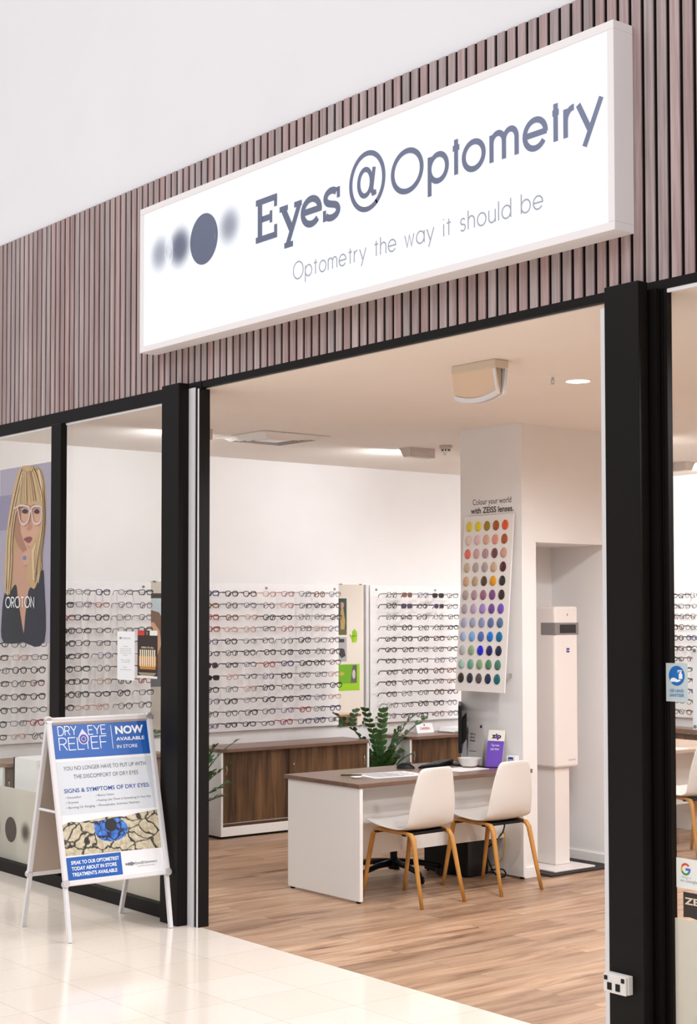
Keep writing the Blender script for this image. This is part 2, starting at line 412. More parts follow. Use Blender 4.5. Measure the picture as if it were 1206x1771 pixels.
def glyph(mb, pl, ch, a0, a1, base, xh, w, off, th=.0006):
    gw, st = G[ch]; sx = (a1-a0-w)/gw if gw > .15 else xh
    for s in st:
        ribbon(mb, pl, [(a0+w/2+x*sx, base+y*xh*((xh-w)/xh)+w/2) for x, y in s], w, off, th)
def stroke_text(mb, pl, body, a0, a1, base, xh, w, off, gap=.28, space=.7):
    wid = sum(space if c == ' ' else G[c][0]+gap for c in body)-gap
    k = (a1-a0)/wid; x = a0; mb.mark()
    for c in body:
        if c == ' ': x += space*k; mb.mark(); continue
        gw = G[c][0]
        for s in G[c][1]: ribbon(mb, pl, [(x+px*k, base+py*xh) for px, py in s], w, off)
        x += (gw+gap)*k

# ================================================================== SETTING
HC = 3.123
WX = -3.13
obj_floor = struct('floor', bxmb(-9, -14, -.06, 12, 0, 0), floor_tile())
struct('floor_shop', bxmb(WX-.1, 0, -.06, 7.0, 6.9, .0), floor_wood())
struct('ceiling', bxmb(WX-.1, .03, HC, 7.0, 6.9, HC+.1), CEIL)
struct('wall_left', bxmb(WX-.1, .03, 0, WX, 6.9, HC), WALL)
struct('wall_back', bxmb(WX, 6.65, 0, 7.0, 6.75, HC), WALL)
struct('wall_right', bxmb(6.9, .03, 0, 7.0, 6.65, HC), noisy(srgb('beige_wall_paint', 204, 196, 178, rough=.85), 3, .02))
pm = MB()
pm.box(-.565, 2.617, 0, .056, 2.754, HC); pm.box(-.565, 3.485, 0, .056, 3.92, HC)
pm.box(-.565, 2.754, 0, -.50, 3.485, HC); pm.box(-.50, 2.754, 2.302, .056, 3.485, HC)
struct('wall_partition', pm, WALL)
struct('baseboard_niche', MB().box(-.50, 3.470, 0, .05, 3.485, .075).box(-.50, 2.754, 0, -.485, 3.47, .075), WHITE, bevel=.003)
struct('baseboard_partition', bxmb(.056, 2.617, 0, .068, 2.754, .07), WHITE)
struct('baseboard_left', bxmb(WX, .06, 0, WX+.014, 6.64, .08), WHITE)
struct('wall_front', bxmb(-6, .02, 4.46, 8, .25, 9), WALLMALL)
cl = struct('wall_fascia', bxmb(-6, .0071, 3.165, 8, .12, 4.478), srgb('dark_backing', 14, 9, 10, rough=.9, spec=.1))
sl = MB(); x = -5.0
while x < 5.6:
    sl.box(x, 0.0, 3.168, x+.048, .007, 4.478); x += .0673
obj('timber_battens', sl, SLAT, cl, label='vertical dark timber battens')
# black shopfront frame
struct('trim_1', MB().box(-6, -.004, 3.085, .05, .030, 3.168), BLACK)
struct('trim_2', MB().box(.05, .0, 3.128, 3.20, .03, 3.168), BLACK)
struct('trim_3', MB().box(3.20, .0, 3.128, 8, .03, 3.168), BLACK)
struct('trim_4', bxmb(-6, .002, 3.072, -.23, .012, 3.085), ALUW)
struct('trim_5', MB().box(3.47, .002, 3.112, 8, .012, 3.128), ALUW)
struct('trim_6', MB().box(-6, -.040, 0, -.22, .030, .078), BLACK)             # sill left
struct('trim_7', MB().box(-1.758, -.035, 0, -1.619, .0115, 3.085), BLACK, bevel=.003)   # mullion
struct('trim_8', MB().box(-.232, -.10, 0, -.040, -.030, 3.160), BLACK, bevel=.003)    # left post
struct('trim_9', MB().box(-.10, -.024, 0, .062, .050, 3.12), BLACK2)               # left jamb
struct('trim_10', MB().box(-.060, -.030, 0, .024, -.024, 3.13), ALUW)                 # white strip of left jamb
struct('trim_11', MB().box(.051, -.028, 0, .0622, -.024, 3.12), ALUW)
struct('trim_12', MB().box(3.270, -.10, 0, 3.454, -.041, 3.160), BLACK, bevel=.003)   # right post
struct('trim_13', MB().box(3.196, -.041, 0, 3.300, -.020, 3.09), ALUW)                   # white edge of right post
struct('trim_14', MB().box(3.30, -.041, 0, 3.44, .030, 3.13).box(3.44, -.030, 0, 3.488, .030, 3.13).box(3.488, .0, 0, 3.519, .030, 3.13).box(3.496, -.006, 0, 3.500, .0, 3.13), BLACK)
struct('trim_15', MB().box(3.519, -.030, 0, 8, .030, .078), BLACK)
for i, (a, b) in enumerate(((-6, -1.70), (-1.68, -.15), (3.515, 8))):
    top = 3.086 if i < 2 else 3.126
    w = struct('window_%d' % (i+1), MB().add([(a, .0126, .078), (b, .0126, .078), (b, .0126, top), (a, .0126, top)], [(0, 1, 2, 3)]), GLASS)
    ft = .585
    fl = obj('frosted_film', bxmb(a+.01, .0080, .08, b-.01, .0105, ft), FROST, w, label='frosted film along the foot of the pane')
# film dots on the left pane
w1 = bpy.data.objects['window_1']
DOTC = srgb('dot_vinyl', 74, 64, 58, rough=.6)
pl = Plane((0, .0075, 0), (1, 0, 0), (0, 0, 1))
obj('dot_print', pl.disc(MB(), -2.405, .292, .088, .088, .0005), DOTC, w1, label='solid dark dot of the dot motif')
for (dx, rr, see) in ((-2.67, .13, .25), (-2.18, .10, .55)):
    mb = Plane((0, 0, 0), (1, 0, 0), (0, 0, 1)).disc(MB(), 0, 0, rr, rr, .0005)
    obj('dot_print', mb, film_mat('blurred_dot_%d' % int(rr*100), s2l(74, 66, 60), see, fade=rr), w1, loc=(dx, .0072, .295), label='blurred dot of the dot motif')

# ================================================================== LIGHTBOX SIGN
S = thing('lightbox_sign', 'large white lightbox sign with silver lettering over the shop entrance', 'sign', (1.45, 0, 3.82))
sx0, sx1, sz0, sz1, sd = -.455-1.45, 3.352-1.45, 3.386-3.82, 4.265-3.82, -.122
sm = MB(); t = .036
sm.box(sx0, sd, sz0, sx1, -.001, sz0+t); sm.box(sx0, sd, sz1-t, sx1, -.001, sz1)
sm.box(sx0, sd, sz0+t, sx0+t, -.001, sz1-t); sm.box(sx1-t, sd, sz0+t, sx1, -.001, sz1-t)
obj('sign_cabinet', sm, srgb('sign_white_metal', 238, 234, 234, rough=.5), S, bevel=.002)
obj('sign_face', bxmb(sx0+t, sd+.008, sz0+t, sx1-t, sd+.02, sz1-t), mat('lit_face', (.2, .2, .2), .3, emit=(.90, .93, 1.0), estr=.86), S, label='glowing white face')
spl = Plane((-1.45, sd+.0075, -3.82), (1, 0, 0), (0, 0, 1))
SILV = srgb('silver_blue_vinyl', 120, 126, 150, rough=.32, metal=.7)
SILV2 = srgb('silver_grey_vinyl', 168, 170, 178, rough=.4, metal=.3)
lm = MB(); B, XH, W = 3.822, .153, .0275
def g(ch, a0, a1, w=W, base=B, xh=XH): glyph(lm, spl, ch, a0, a1, base, xh, w, .001)
g('O', 1.911, 2.153); g('p', 2.182, 2.332)
g('t', 2.345, 2.418); g('o', 2.420, 2.580); g('m', 2.604, 2.792); g('e', 2.815, 2.970)
g('t', 2.982, 3.048); g('r', 3.060, 3.136); g('y', 3.133, 3.292)
# at-sign
lm.mark()
for s, w in ((arc(1.728, 3.952, .130, .140, -58, 318-12, 44), .026), (arc(1.712, 3.948, .050, .066, 0, 360, 28), .026),
             ([(1.784, 4.012), (1.764, 3.905), (1.776, 3.882), (1.800, 3.885)], .026)):
    ribbon(lm, spl, s, w, .001)
# slab serif word
lm.mark()
W2 = .042
for s, w in (([(.805, 3.825), (.805, 4.058)], W2), ([(.766, 4.043), (.962, 4.043)], .034), ([(.766, 3.838), (.964, 3.838)], .034),
             ([(.805, 3.945), (.915, 3.945)], .034), ([(.949, 4.058), (.949, 3.992)], .028), ([(.950, 3.823), (.950, 3.895)], .028), ([(.907, 3.978), (.907, 3.912)], .024),
             ([(1.018, 3.962), (1.100, 3.828)], W2), ([(1.166, 3.962), (1.052, 3.752)], .036), ([(.986, 3.962), (1.062, 3.962)], .030), ([(1.118, 3.962), (1.186, 3.962)], .030), ([(1.030, 3.760), (1.108, 3.760)], .030),
             ([(1.205, 3.900), (1.358, 3.900)], .034), (arc(1.268, 3.897, .074, .066, -5, 318, 26), .036),
             (arc(1.440, 3.935, .050, .034, 35, 250, 14) + arc(1.440, 3.862, .056, .034, 78, -150, 14), .036),
             ([(1.496, 3.978), (1.496, 3.922)], .026), ([(1.380, 3.818), (1.380, 3.876)], .026)):
    ribbon(lm, spl, s, w, .001)
obj('name_lettering', lm, SILV, S, label='silver blue raised shop name')
tm = MB(); stroke_text(tm, spl, 'Optometry the way it should be', 1.110, 2.935, 3.564, .058, .0070, .001, gap=.34, space=.85)
obj('tagline_lettering', tm, SILV2, S, label='thin grey tagline')
obj('logo_dot', spl.disc(MB(), .246, 3.951, .144, .147, .001, n=56), SILV, S, label='solid silver dot')
for (a, b, rr, see, nm) in ((-.014, 3.955, .165, .12, 'a'), (-.235, 3.955, .150, .60, 'b'), (.504, 3.975, .150, .55, 'c')):
    mb = Plane((0, 0, 0), (1, 0, 0), (0, 0, 1)).disc(MB(), 0, 0, rr, rr, 0, n=48)
    obj('logo_dot', mb, film_mat('blurred_logo_dot_'+nm, s2l(120, 126, 146), see, fade=rr), S, loc=(a-1.45, sd+.0065, b-3.82), label='soft blurred grey dot')

# ================================================================== A-FRAME SIGN
A = thing('a_frame_sign', 'silver snap-frame A-board with a blue and white dry eye poster on the tiles', 'sign board', (-.315, -.473, 0))
def loc_A(p): return V(p)-V((-.315, -.473, 0))
slant = math.hypot(1.2, .295)
class FrontPlane(Plane):
    def p(s, a, b, off=0): return s.o + s.u*(.026+(a-.091)*1.089) + s.v*(.336+(b-.307)*1.09) + s.n*off
fp = FrontPlane(loc_A((-.02, -.797, 0)), (0, 1, 0), (-.295, 0, 1.2))      # poster side, faces +x
fq = Plane(loc_A((-.02, -.797, 0)), (0, 1, 0), (-.295, 0, 1.2))
bp = Plane(loc_A((-.61, -.15, 0)), (0, -1, 0), (.295, 0, 1.2))       # back panel, faces -x
def panel(pl, u0, u1, v0, v1, nm, front):
    fr = MB(); w = .03
    pl.rect(fr, u0, v0, u1, v0+w, -.012, .022); pl.rect(fr, u0, v1-w, u1, v1, -.012, .022)
    pl.rect(fr, u0, v0+w, u0+w, v1-w, -.012, .022); pl.rect(fr, u1-w, v0+w, u1, v1-w, -.012, .022)
    f = obj(nm, fr, ALUW, A, bevel=.005)
    cm = MB()
    for (a, b) in ((u0, v0), (u1, v0), (u0, v1), (u1, v1)):
        ca = a+.014 if a == u0 else a-.014; cb = b+.014 if b == v0 else b-.014
        cm.mark(); pl.disc(cm, ca, cb, .021, .021, -.013, .026, 16)
    obj('corner_joint', cm, ALU, f, label='rounded chrome frame corners')
    bk = MB(); pl.rect(bk, u0+.012, v0+.012, u1-.012, v1-.012, -.011, .006)
    obj('backing_board', bk, srgb('grey_backing', 176, 160, 148, rough=.7), f)
    return f
F1 = panel(fq, -.006, .682, .306, 1.252, 'front_panel', True)
F2 = panel(bp, -.030, .655, .306, 1.252, 'back_panel', False)
for (pl, f0, t0) in ((fq, .002, .010), (fq, .650, .664), (bp, .002, -.014), (bp, .645, .640)):
    lg = MB(); d = .013
    a, b = pl.p(f0, .0, -.014), pl.p(t0, .33, -.010)
    lg.tube([a+V((0, 0, .004)), b], .0155, 4, rot=PI/4, sq=1.0)
    obj('leg', lg, ALUW, A)
ap = MB()
for yy in (.03, .64):
    ap.mark(); p = fq.p(yy, 1.235, -.01); ap.cyl(p+V((-.03, 0, .01)), p+V((.012, 0, .01)), .012, 12)
obj('hinge', ap, CHROME, A)
for (v, nm) in ((.72, 0), (.30, 1)):
    st = MB().mark(); a = fq.p(.012, v, -.02); b = bp.p(.635, v, -.02)
    st.tube([a, b], .008, 6).mark(); a = fq.p(.665, v, -.02); b = bp.p(-.012, v, -.02); st.tube([a, b], .008, 6)
    if v > .5: obj('spreader_bar', st, ALUW, A)
po = MB(); fp.rect(po, .086, .301, .667, 1.125, -.004, .002)
PO = obj('poster', po, srgb('poster_white', 236, 237, 240, rough=.25), A, label='blue and white poster')
o1 = -.0018
m1 = MB(); fp.rect(m1, .092, .930, .662, 1.119, o1)
m1.mark(); fp.rect(m1, .092, .308, .411, .423, o1)
obj('blue_block', m1, BLUE, PO)
m1 = MB(); fp.rect(m1, .092, .640, .662, .915, o1)
obj('pale_block', m1, srgb('poster_pale', 214, 219, 226, rough=.3), PO)
o2 = -.0008
m1 = MB()
stroke_text(m1, fp, 'DRY', .124, .232, 1.052, .0315, .0042, o2, gap=.22)
stroke_text(m1, fp, 'EYE', .300, .405, 1.050, .0315, .0042, o2, gap=.22)
stroke_text(m1, fp, 'REL', .124, .268, .974, .043, .0044, o2, gap=.22)
stroke_text(m1, fp, 'I', .286, .292, .974, .032, .0044, o2)
stroke_text(m1, fp, 'EF', .312, .405, .974, .043, .0044, o2, gap=.22)
m1.mark(); ribbon(m1, fp, [(.4375, .968), (.4375, 1.092)], .003, o2)
text(m1, fp, 'NOW', .463, .636, 1.046, .040, o2, .035)
text(m1, fp, 'AVAILABLE', .463, .636, 1.009, .018, o2, .02)
text(m1, fp, 'IN STORE', .463, .588, .968, .018, o2)
text(m1, fp, 'SPEAK TO OUR OPTOMETRIST', .118, .398, .386, .018, o2, .02)
text(m1, fp, 'TODAY ABOUT IN STORE', .118, .380, .356, .018, o2, .02)
text(m1, fp, 'TREATMENTS AVAILABLE', .118, .380, .326, .018, o2, .02)
obj('white_lettering', m1, WHITEINK, PO)
m1 = MB()
text(m1, fp, 'YOU NO LONGER HAVE TO PUT UP WITH', .132, .624, .868, .021, o2)
text(m1, fp, 'THE DISCOMFORT OF DRY EYES', .186, .572, .823, .021, o2)
for k, s in enumerate(('\u2022 Discomfort', '\u2022 Dryness', '\u2022 Burning Or Stinging')):
    text(m1, fp, s, .126, .126+(.092, .072, .165)[k], .722-.026*k, .0115, o2)
for k, s in enumerate(('\u2022 Blurry Vision', '\u2022 Feeling Like There Is Something In Your Eye', '\u2022 Photophobia, Itchiness, Redness')):
    text(m1, fp, s, .303, .303+(.108, .330, .255)[k], .722-.026*k, .0115, o2)
text(m1, fp, 'Eyes@Optometry', .492, .624, .352, .0125, o2)
obj('dark_lettering', m1, DARKTXT, PO)
m1 = MB(); text(m1, fp, 'SIGNS & SYMPTOMS OF DRY EYES:', .122, .634, .752, .021, o2, .02)
obj('blue_lettering', m1, BLUETXT, PO)
m1 = MB()
for (a, rr) in ((.437, .006), (.452, .008), (.468, .0105), (.482, .006)): fp.disc(m1, a, .357, rr, rr, o2)
text(m1, fp, 'Optometry the way it should be', .505, .610, .338, .006, o2)
obj('logo_dots', m1, GREYTXT, PO)
# water drop with an eye
m1 = MB(); pts = [(.266, 1.082)] + [(.268+.031*math.cos(math.radians(a)), 1.030+.031*math.sin(math.radians(a))) for a in range(30, -215, -15)]
fp.poly(m1, pts[::-1], -.0004); obj('drop_print', m1, srgb('drop_lilac', 214, 210, 235, rough=.4), PO)
m1 = MB(); fp.disc(m1, .268, 1.028, .023, .024, .0001); obj('drop_iris', m1, srgb('drop_violet', 60, 62, 150, rough=.4), PO)
m1 = MB(); fp.ring(m1, .268, 1.028, .014, .014, .004, .0007); obj('drop_ring', m1, srgb('drop_pale', 190, 190, 225, rough=.4), PO)
# cracked earth photograph with a blue iris
def crack_mat(name, c1, c2, crack, scale, width):
    m = bpy.data.materials.new(name); m.use_nodes = True; n, l = nodes(m); b = bsdf(m)
    tc = n.new('ShaderNodeTexCoord'); nz = n.new('ShaderNodeTexNoise'); nz.inputs['Scale'].default_value = 14
    l.new(tc.outputs['Object'], nz.inputs['Vector'])
    mxv = n.new('ShaderNodeMixRGB'); mxv.inputs['Fac'].default_value = .07
    l.new(tc.outputs['Object'], mxv.inputs['Color1']); l.new(nz.outputs['Color'], mxv.inputs['Color2'])
    vo = n.new('ShaderNodeTexVoronoi'); vo.feature = 'DISTANCE_TO_EDGE'; vo.inputs['Scale'].default_value = scale
    mp = n.new('ShaderNodeMapping'); mp.inputs['Scale'].default_value = (1, .75, 1.25)
    l.new(mxv.outputs['Color'], mp.inputs['Vector']); l.new(mp.outputs['Vector'], vo.inputs['Vector'])
    n2 = n.new('ShaderNodeTexNoise'); n2.inputs['Scale'].default_value = 40; n2.inputs['Detail'].default_value = 6
    l.new(tc.outputs['Object'], n2.inputs['Vector'])
    r1 = ramp(n, [(.35, c1), (.65, c2)]); l.new(n2.outputs['Fac'], r1.inputs['Fac'])
    r2 = ramp(n, [(width*.6, (0, 0, 0)), (width*1.6, (1, 1, 1))]); l.new(vo.outputs['Distance'], r2.inputs['Fac'])
    mx = n.new('ShaderNodeMixRGB'); mx.inputs['Color1'].default_value = (*crack, 1)
    l.new(r2.outputs['Color'], mx.inputs['Fac']); l.new(r1.outputs['Color'], mx.inputs['Color2'])
    l.new(mx.outputs['Color'], b.inputs['Base Color']); b.inputs['Roughness'].default_value = .35
    return m
m1 = MB(); top = [(.092, .590), (.14, .604), (.19, .596), (.26, .604), (.36, .612), (.46, .606), (.55, .618), (.662, .626)]
fp.poly(m1, [(.092, .432), (.662, .424)] + top[::-1], o1)
obj('cracked_earth_print', m1, crack_mat('cracked_earth', s2l(176, 164, 138), s2l(214, 204, 178), s2l(44, 38, 34), 13, .045), PO)
m1 = MB(); a = [(.372+.098*math.cos(math.radians(d)), .545+.062*math.sin(math.radians(d))) for d in range(-170, 75, 10)] + [(.275, .592)]
fp.poly(m1, [(p[0], min(p[1], .612)) for p in a], -.0010)
obj('iris_print', m1, crack_mat('cracked_iris', s2l(30, 84, 176), s2l(74, 140, 226), s2l(16, 24, 60), 20, .05), PO)
m1 = MB(); fp.disc(m1, .372, .568, .036, .034, -.0004); obj('pupil_print', m1, srgb('pupil_dark', 24, 24, 34, rough=.4), PO)

# ================================================================== CHAIRS
def superchair():
    prof = [(-.250, .487, .165), (-.238, .494, .200), (-.19, .488, .216), (-.12, .474, .222), (-.04, .463, .222), (.04, .456, .219), (.11, .458, .214),
            (.160, .476, .209), (.188, .520, .206), (.203, .580, .203), (.213, .650, .194), (.221, .720, .178), (.229, .785, .161), (.236, .832, .146), (.239, .853, .122)]
    mb = MB(); n = 12
    for i, (x, z, hw) in enumerate(prof):
        for k in range(n+1):
            t = -1+2*k/n; e = abs(t)**3
            if z < .5 and x < .17: p = (x, hw*t, z + .012*e)
            else: p = (x-.030*abs(t)**2.2, hw*t, z-.006*e)
            mb.v.append(p)
    for i in range(len(prof)-1):
        for k in range(n):
            a = i*(n+1)+k; mb.f.append((a, a+1, a+n+2, a+n+1))
    return mb
def make_chair(label, loc, rz):
    t = thing('shell_chair', label, 'chair', loc, rz, 'white shell chairs with oak legs')
    obj('seat_shell', superchair(), WHITEP, t, smooth=True, solid=.011, sub=1)
    for sy in (-1, 1):
        rear = [(.272, sy*.188, .0), (.232, sy*.180, .16), (.195, sy*.172, .33), (.178, sy*.168, .405), (.155, sy*.165, .434), (.11, sy*.164, .440), (.0, sy*.163, .444)]
        front = [(-.272, sy*.186, .0), (-.24, sy*.180, .16), (-.207, sy*.172, .33), (-.19, sy*.168, .410), (-.165, sy*.165, .442), (-.12, sy*.164, .449), (.0, sy*.163, .444)]
        for L in (rear, front):
            rr = [.0125, .0150, .0175, .0185, .0180, .0165, .0165]
            obj('leg', MB().tube(L, rr, 10, sq=.85), OAK, t, smooth=True, label='tapered bentwood oak leg')
    fr = MB().box(-.15, -.150, .436, .15, .150, .448).box(-.16, -.185, .425, -.13, .185, .437).box(.09, -.185, .425, .12, .185, .437)
    obj('under_frame', fr, BLACK2, t, bevel=.003, label='black under-seat frame')
    return t
make_chair('white shell chair nearer the entrance, pushed to the desk with its back turned', (.175, 1.515, 0), .06)
make_chair('white shell chair nearer the partition, tucked to the far half of the desk', (.178, 2.20, 0), .03)
make_chair('white shell chair at the rear table seen through the right window', (.165, 4.305, 0), math.radians(-12))

# ================================================================== DESK
D = thing('desk', 'white desk with walnut top in the middle of the shop floor', 'desk', (-.28, 1.88, 0))
def dl(x0, y0, z0, x1, y1, z1, mb=None):
    return (mb or MB()).box(x0+.28, y0-1.88, z0, x1+.28, y1-1.88, z1)
dt = dl(-.69, 1.135, .717, .10, 2.612, .744); dl(.062, 2.612, .717, .10, 2.665, .744, dt)
obj('desk_top', dt, TOPWOOD, D, bevel=.002, label='walnut laminate top')
for (y0, y1) in ((1.150, 1.176), (2.582, 2.608)):
    e = obj('end_panel', dl(-.665, y0, .014, .092, y1, .717), WHITE, D, bevel=.0015)
    [obj('levelling_foot', dl(fx, y0+.004, 0, fx+.025, y1-.004, .014), BLACK2, e) for fx in (.05, -.64)]
obj('modesty_panel', dl(-.12, 1.176, .262, -.102, 2.582, .717), WHITE, D)
DZ = .744
# desk items
def on_desk(name, label, cat, x, y, rz=0): return thing(name, label, cat, (x, y, DZ), rz)
p = obj('paper_sheet', MB().box(-.15, -.21, 0, .15, .21, .0015), PAPER, loc=(-.22, 1.66, DZ)); p.rotation_euler.z = -.12
tag(p, 'large white printed sheet lying on the desk behind the nearer chair', 'paper')
m1 = MB()
for k in range(7): m1.box(-.12+.034*k, -.17, .0015, -.105+.034*k, .05+.1*(k % 2), .0018)
obj('print_lines', m1, GREYTXT, p)
p = obj('paper_sheet', MB().box(-.105, -.15, 0, .105, .15, .0015), PAPER, loc=(-.18, 2.28, DZ)); p.rotation_euler.z = .1
tag(p, 'white sheet on the desk in front of the white bowl', 'paper')
c = MB().lathe([(.028, 0), (.036, .004), (.036, .007), (.030, .009)], n=28)
tag(obj('coaster', c, WHITE, loc=(-.215, 1.37, DZ), smooth=False), 'small round white disc at the near corner of the desk', 'disc')
p = obj('pen', MB().tube([(-.07, 0, .005), (.06, 0, .005), (.072, 0, .005)], [.004, .004, .001], 8), BLACK2, loc=(-.33, 1.42, DZ)); p.rotation_euler.z = 1.0
tag(p, 'thin dark pen lying by the white disc on the desk', 'pen')
mm = MB(); prof = []
for i in range(9):
    t = i/8; y = -.062+.124*t; h = .040*math.sin(PI*min(1, .12+t*.86))**.6; w = .034*math.sin(PI*(.10+.8*t))**.5
    prof.append((y, h, w))
for (y, h, w) in prof:
    for k in range(9): a = PI*k/8; mm.v.append((w*math.cos(a), y, h*math.sin(a)))
for i in range(8):
    for k in range(8): a = i*9+k; mm.f.append((a, a+1, a+10, a+9))
mm.f.append(tuple(range(8, -1, -1))); mm.f.append(tuple(72+k for k in range(9))); 
M0 = thing('computer_mouse', 'black computer mouse at the near end of the keyboard on the desk', 'computer mouse', (-.47, 2.01, DZ), -.67)
obj('mouse_shell', mm, BLACK2, M0, smooth=True)
obj('mouse_wheel', MB().cyl((-.003, .03, .037), (.003, .03, .037), .008, 12), srgb('wheel_grey', 70, 70, 72), M0)
K = thing('keyboard', 'black keyboard lying at an angle between the mouse and the white bowl', 'keyboard', (-.46, 2.28, DZ), math.radians(-58))
kb = MB().prism([(-.20, -.07, 0), (-.20, .07, 0), (-.20, .07, .034), (-.20, -.07, .012)], (.40, 0, 0))
obj('key_deck', kb, BLACK2, K, bevel=.003)
km = MB()
for r in range(5):
    for c in range(14):
        x = -.188+c*.027; y = -.058+r*.024; z = .012+(y+.07)/.14*.022
        km.box(x, y, z, x+.022, y+.019, z+.005)
kk = obj('keys', km, srgb('key_grey', 48, 48, 52, rough=.5), K); kk['kind'] = 'stuff'
bw = on_desk('bowl', 'white scalloped bowl on the desk beside the monitor stand', 'bowl', -.25, 2.40)
b0 = MB(); n = 40; pr = [(.001, .006), (.045, .006), (.062, .020), (.078, .062), (.082, .066), (.079, .066), (.060, .024), (.044, .012), (.001, .011)]
for (r, z) in pr:
    for k in range(n):
        a = 2*PI*k/n; rr = r*(1+(.05*math.cos(8*a) if z > .03 else 0)); b0.v.append((rr*math.cos(a), rr*math.sin(a), z))
for i in range(len(pr)-1):
    for k in range(n): b0.f.append((i*n+k, i*n+(k+1) % n, (i+1)*n+(k+1) % n, (i+1)*n+k))
obj('bowl_body', b0, WHITEP, bw, smooth=True)
obj('bowl_base', MB().lathe([(.05, 0), (.056, .003), (.050, .008)], n=28), TOPWOOD, bw, label='brown base ring')
# monitor
vn = V((-.68, -.733, 0)); vs_ = V((-.733, .68, 0))
MO = thing('monitor', 'black computer monitor seen edge-on at the far end of the desk', 'monitor', (-.42, 2.505, DZ), math.atan2(-.68, .733))
# local x = across the screen, local y = away from the screen face
obj('screen_panel', MB().box(-.255, -.035, .10, .255, -.012, .43), BLACK2, MO, bevel=.004)
obj('screen_glass', MB().box(-.243, -.0365, .115, .243, -.035, .42), srgb('screen_dark', 10, 12, 16, rough=.08), MO)
obj('rear_housing', MB().prism([(-.14, -.012, .15), (.14, -.012, .15), (.14, .022, .19), (-.14, .022, .19)], (0, 0, .17)), BLACK2, MO, bevel=.006)
obj('stand_neck', MB().box(-.025, -.012, .008, .025, .022, .28), srgb('stand_silver', 150, 150, 154, rough=.4), MO, bevel=.004)
obj('stand_foot', MB().lathe([(.10, 0), (.10, .006), (.085, .012)], (0, .0, 0), 32), BLACK2, MO)
# zip leaflet stand
Z = thing('payment_card_display', 'purple and white payment stand card leaning on the partition wall', 'display card', (-.145, 2.540, DZ), math.radians(22))
zp = Plane((-.062, -.02, .0), (1, 0, 0), (0, .28, 1))
m1 = MB(); zp.rect(m1, 0, 0, .125, .262, 0, .004); obj('card_board', m1, srgb('card_cream', 240, 234, 222, rough=.4), Z)
m1 = MB(); zp.rect(m1, .0005, .001, .1245, .185, .0042); obj('purple_block', m1, srgb('zip_purple', 112, 72, 186, rough=.4), Z)
m1 = MB(); text(m1, zp, 'zip', .028, .098, .205, .032, .005, .05); obj('dark_lettering', m1, srgb('zip_ink', 40, 24, 60), Z)
m1 = MB(); zp.rect(m1, .058, .207, .076, .226, .0056); obj('purple_square', m1, MATS['zip_purple'], Z)
m1 = MB(); text(m1, zp, 'Tap now,', .030, .094, .148, .016, .005); text(m1, zp, 'pay later', .030, .094, .122, .016, .005); obj('white_lettering', m1, WHITEINK, Z)
obj('prop_strut', MB().obox((-.03, .03, 0), (.06, 0, 0), (0, .004, 0), (0, .008, .15)), WHITE, Z)
# leaflet behind
Lf = thing('leaflet_stand', 'tall white leaflet stand against the wall behind the purple card', 'leaflet', (-.395, 2.590, DZ), 0)
lp = Plane((-.065, -.012, 0), (1, 0, 0), (0, .06, 1))
m1 = MB(); lp.rect(m1, 0, 0, .15, .29, 0, .003); obj('leaflet_board', m1, srgb('leaflet_grey', 226, 218, 214, rough=.5), Lf)
m1 = MB(); lp.rect(m1, .118, .258, .137, .277, .0032); obj('blue_logo', m1, srgb('logo_blue', 26, 34, 120), Lf)
m1 = MB(); text(m1, lp, 'Ask us', .02, .075, .205, .016, .0036, .02); text(m1, lp, 'about', .02, .070, .182, .016, .0036, .02); text(m1, lp, 'lenses', .02, .072, .159, .016, .0036, .02)
lp.rect(m1, .02, .09, .09, .093, .0036); obj('dark_lettering', m1, DARKTXT, Lf)
bx_ = thing('small_box', 'small white box with a blue label near the far end of the desk', 'box', (.005, 2.570, DZ), .15)
obj('box_body', MB().box(-.035, -.025, 0, .035, .025, .088), PAPER, bx_, bevel=.001)
qp = Plane((-.035, -.0252, 0), (1, 0, 0), (0, 0, 1)); m1 = MB(); qp.rect(m1, .015, .046, .056, .080, 0)
lb = obj('blue_label', m1, srgb('label_blue', 30, 60, 150), bx_); m1 = MB(); text(m1, qp, 'ZEISS', .019, .052, .056, .010, .0008, .02); obj('white_lettering', m1, WHITEINK, lb)
# wall sockets on the partition
def socket_plate(label, x0, z0, w, h):
    s = thing('wall_socket', label, 'socket', (x0, 2.617, z0))
    obj('face_plate', MB().box(0, -.009, 0, w, 0, h), WHITEP, s, bevel=.002)
    mb = MB()
    for k in (0, 1):
        a = w*(.28+.44*k)
        mb.box(a-.012, -.0095, h*.45, a-.009, -.009, h*.62); mb.box(a+.009, -.0095, h*.45, a+.012, -.009, h*.62); mb.box(a-.0015, -.0095, h*.22, a+.0015, -.009, h*.38)
    obj('pin_slots', mb, BLACK2, s)
    mb = MB()
    for k in (0, 1): mb.box(w*(.22+.44*k)-.006, -.0115, h*.74, w*(.22+.44*k)+.006, -.009, h*.88)
    obj('rocker_switch', mb, WHITE, s)
socket_plate('upper white double wall socket on the partition behind the monitor', -.515, .860, .115, .075)
socket_plate('lower white double wall socket just above the desk top', -.515, .775, .115, .075)
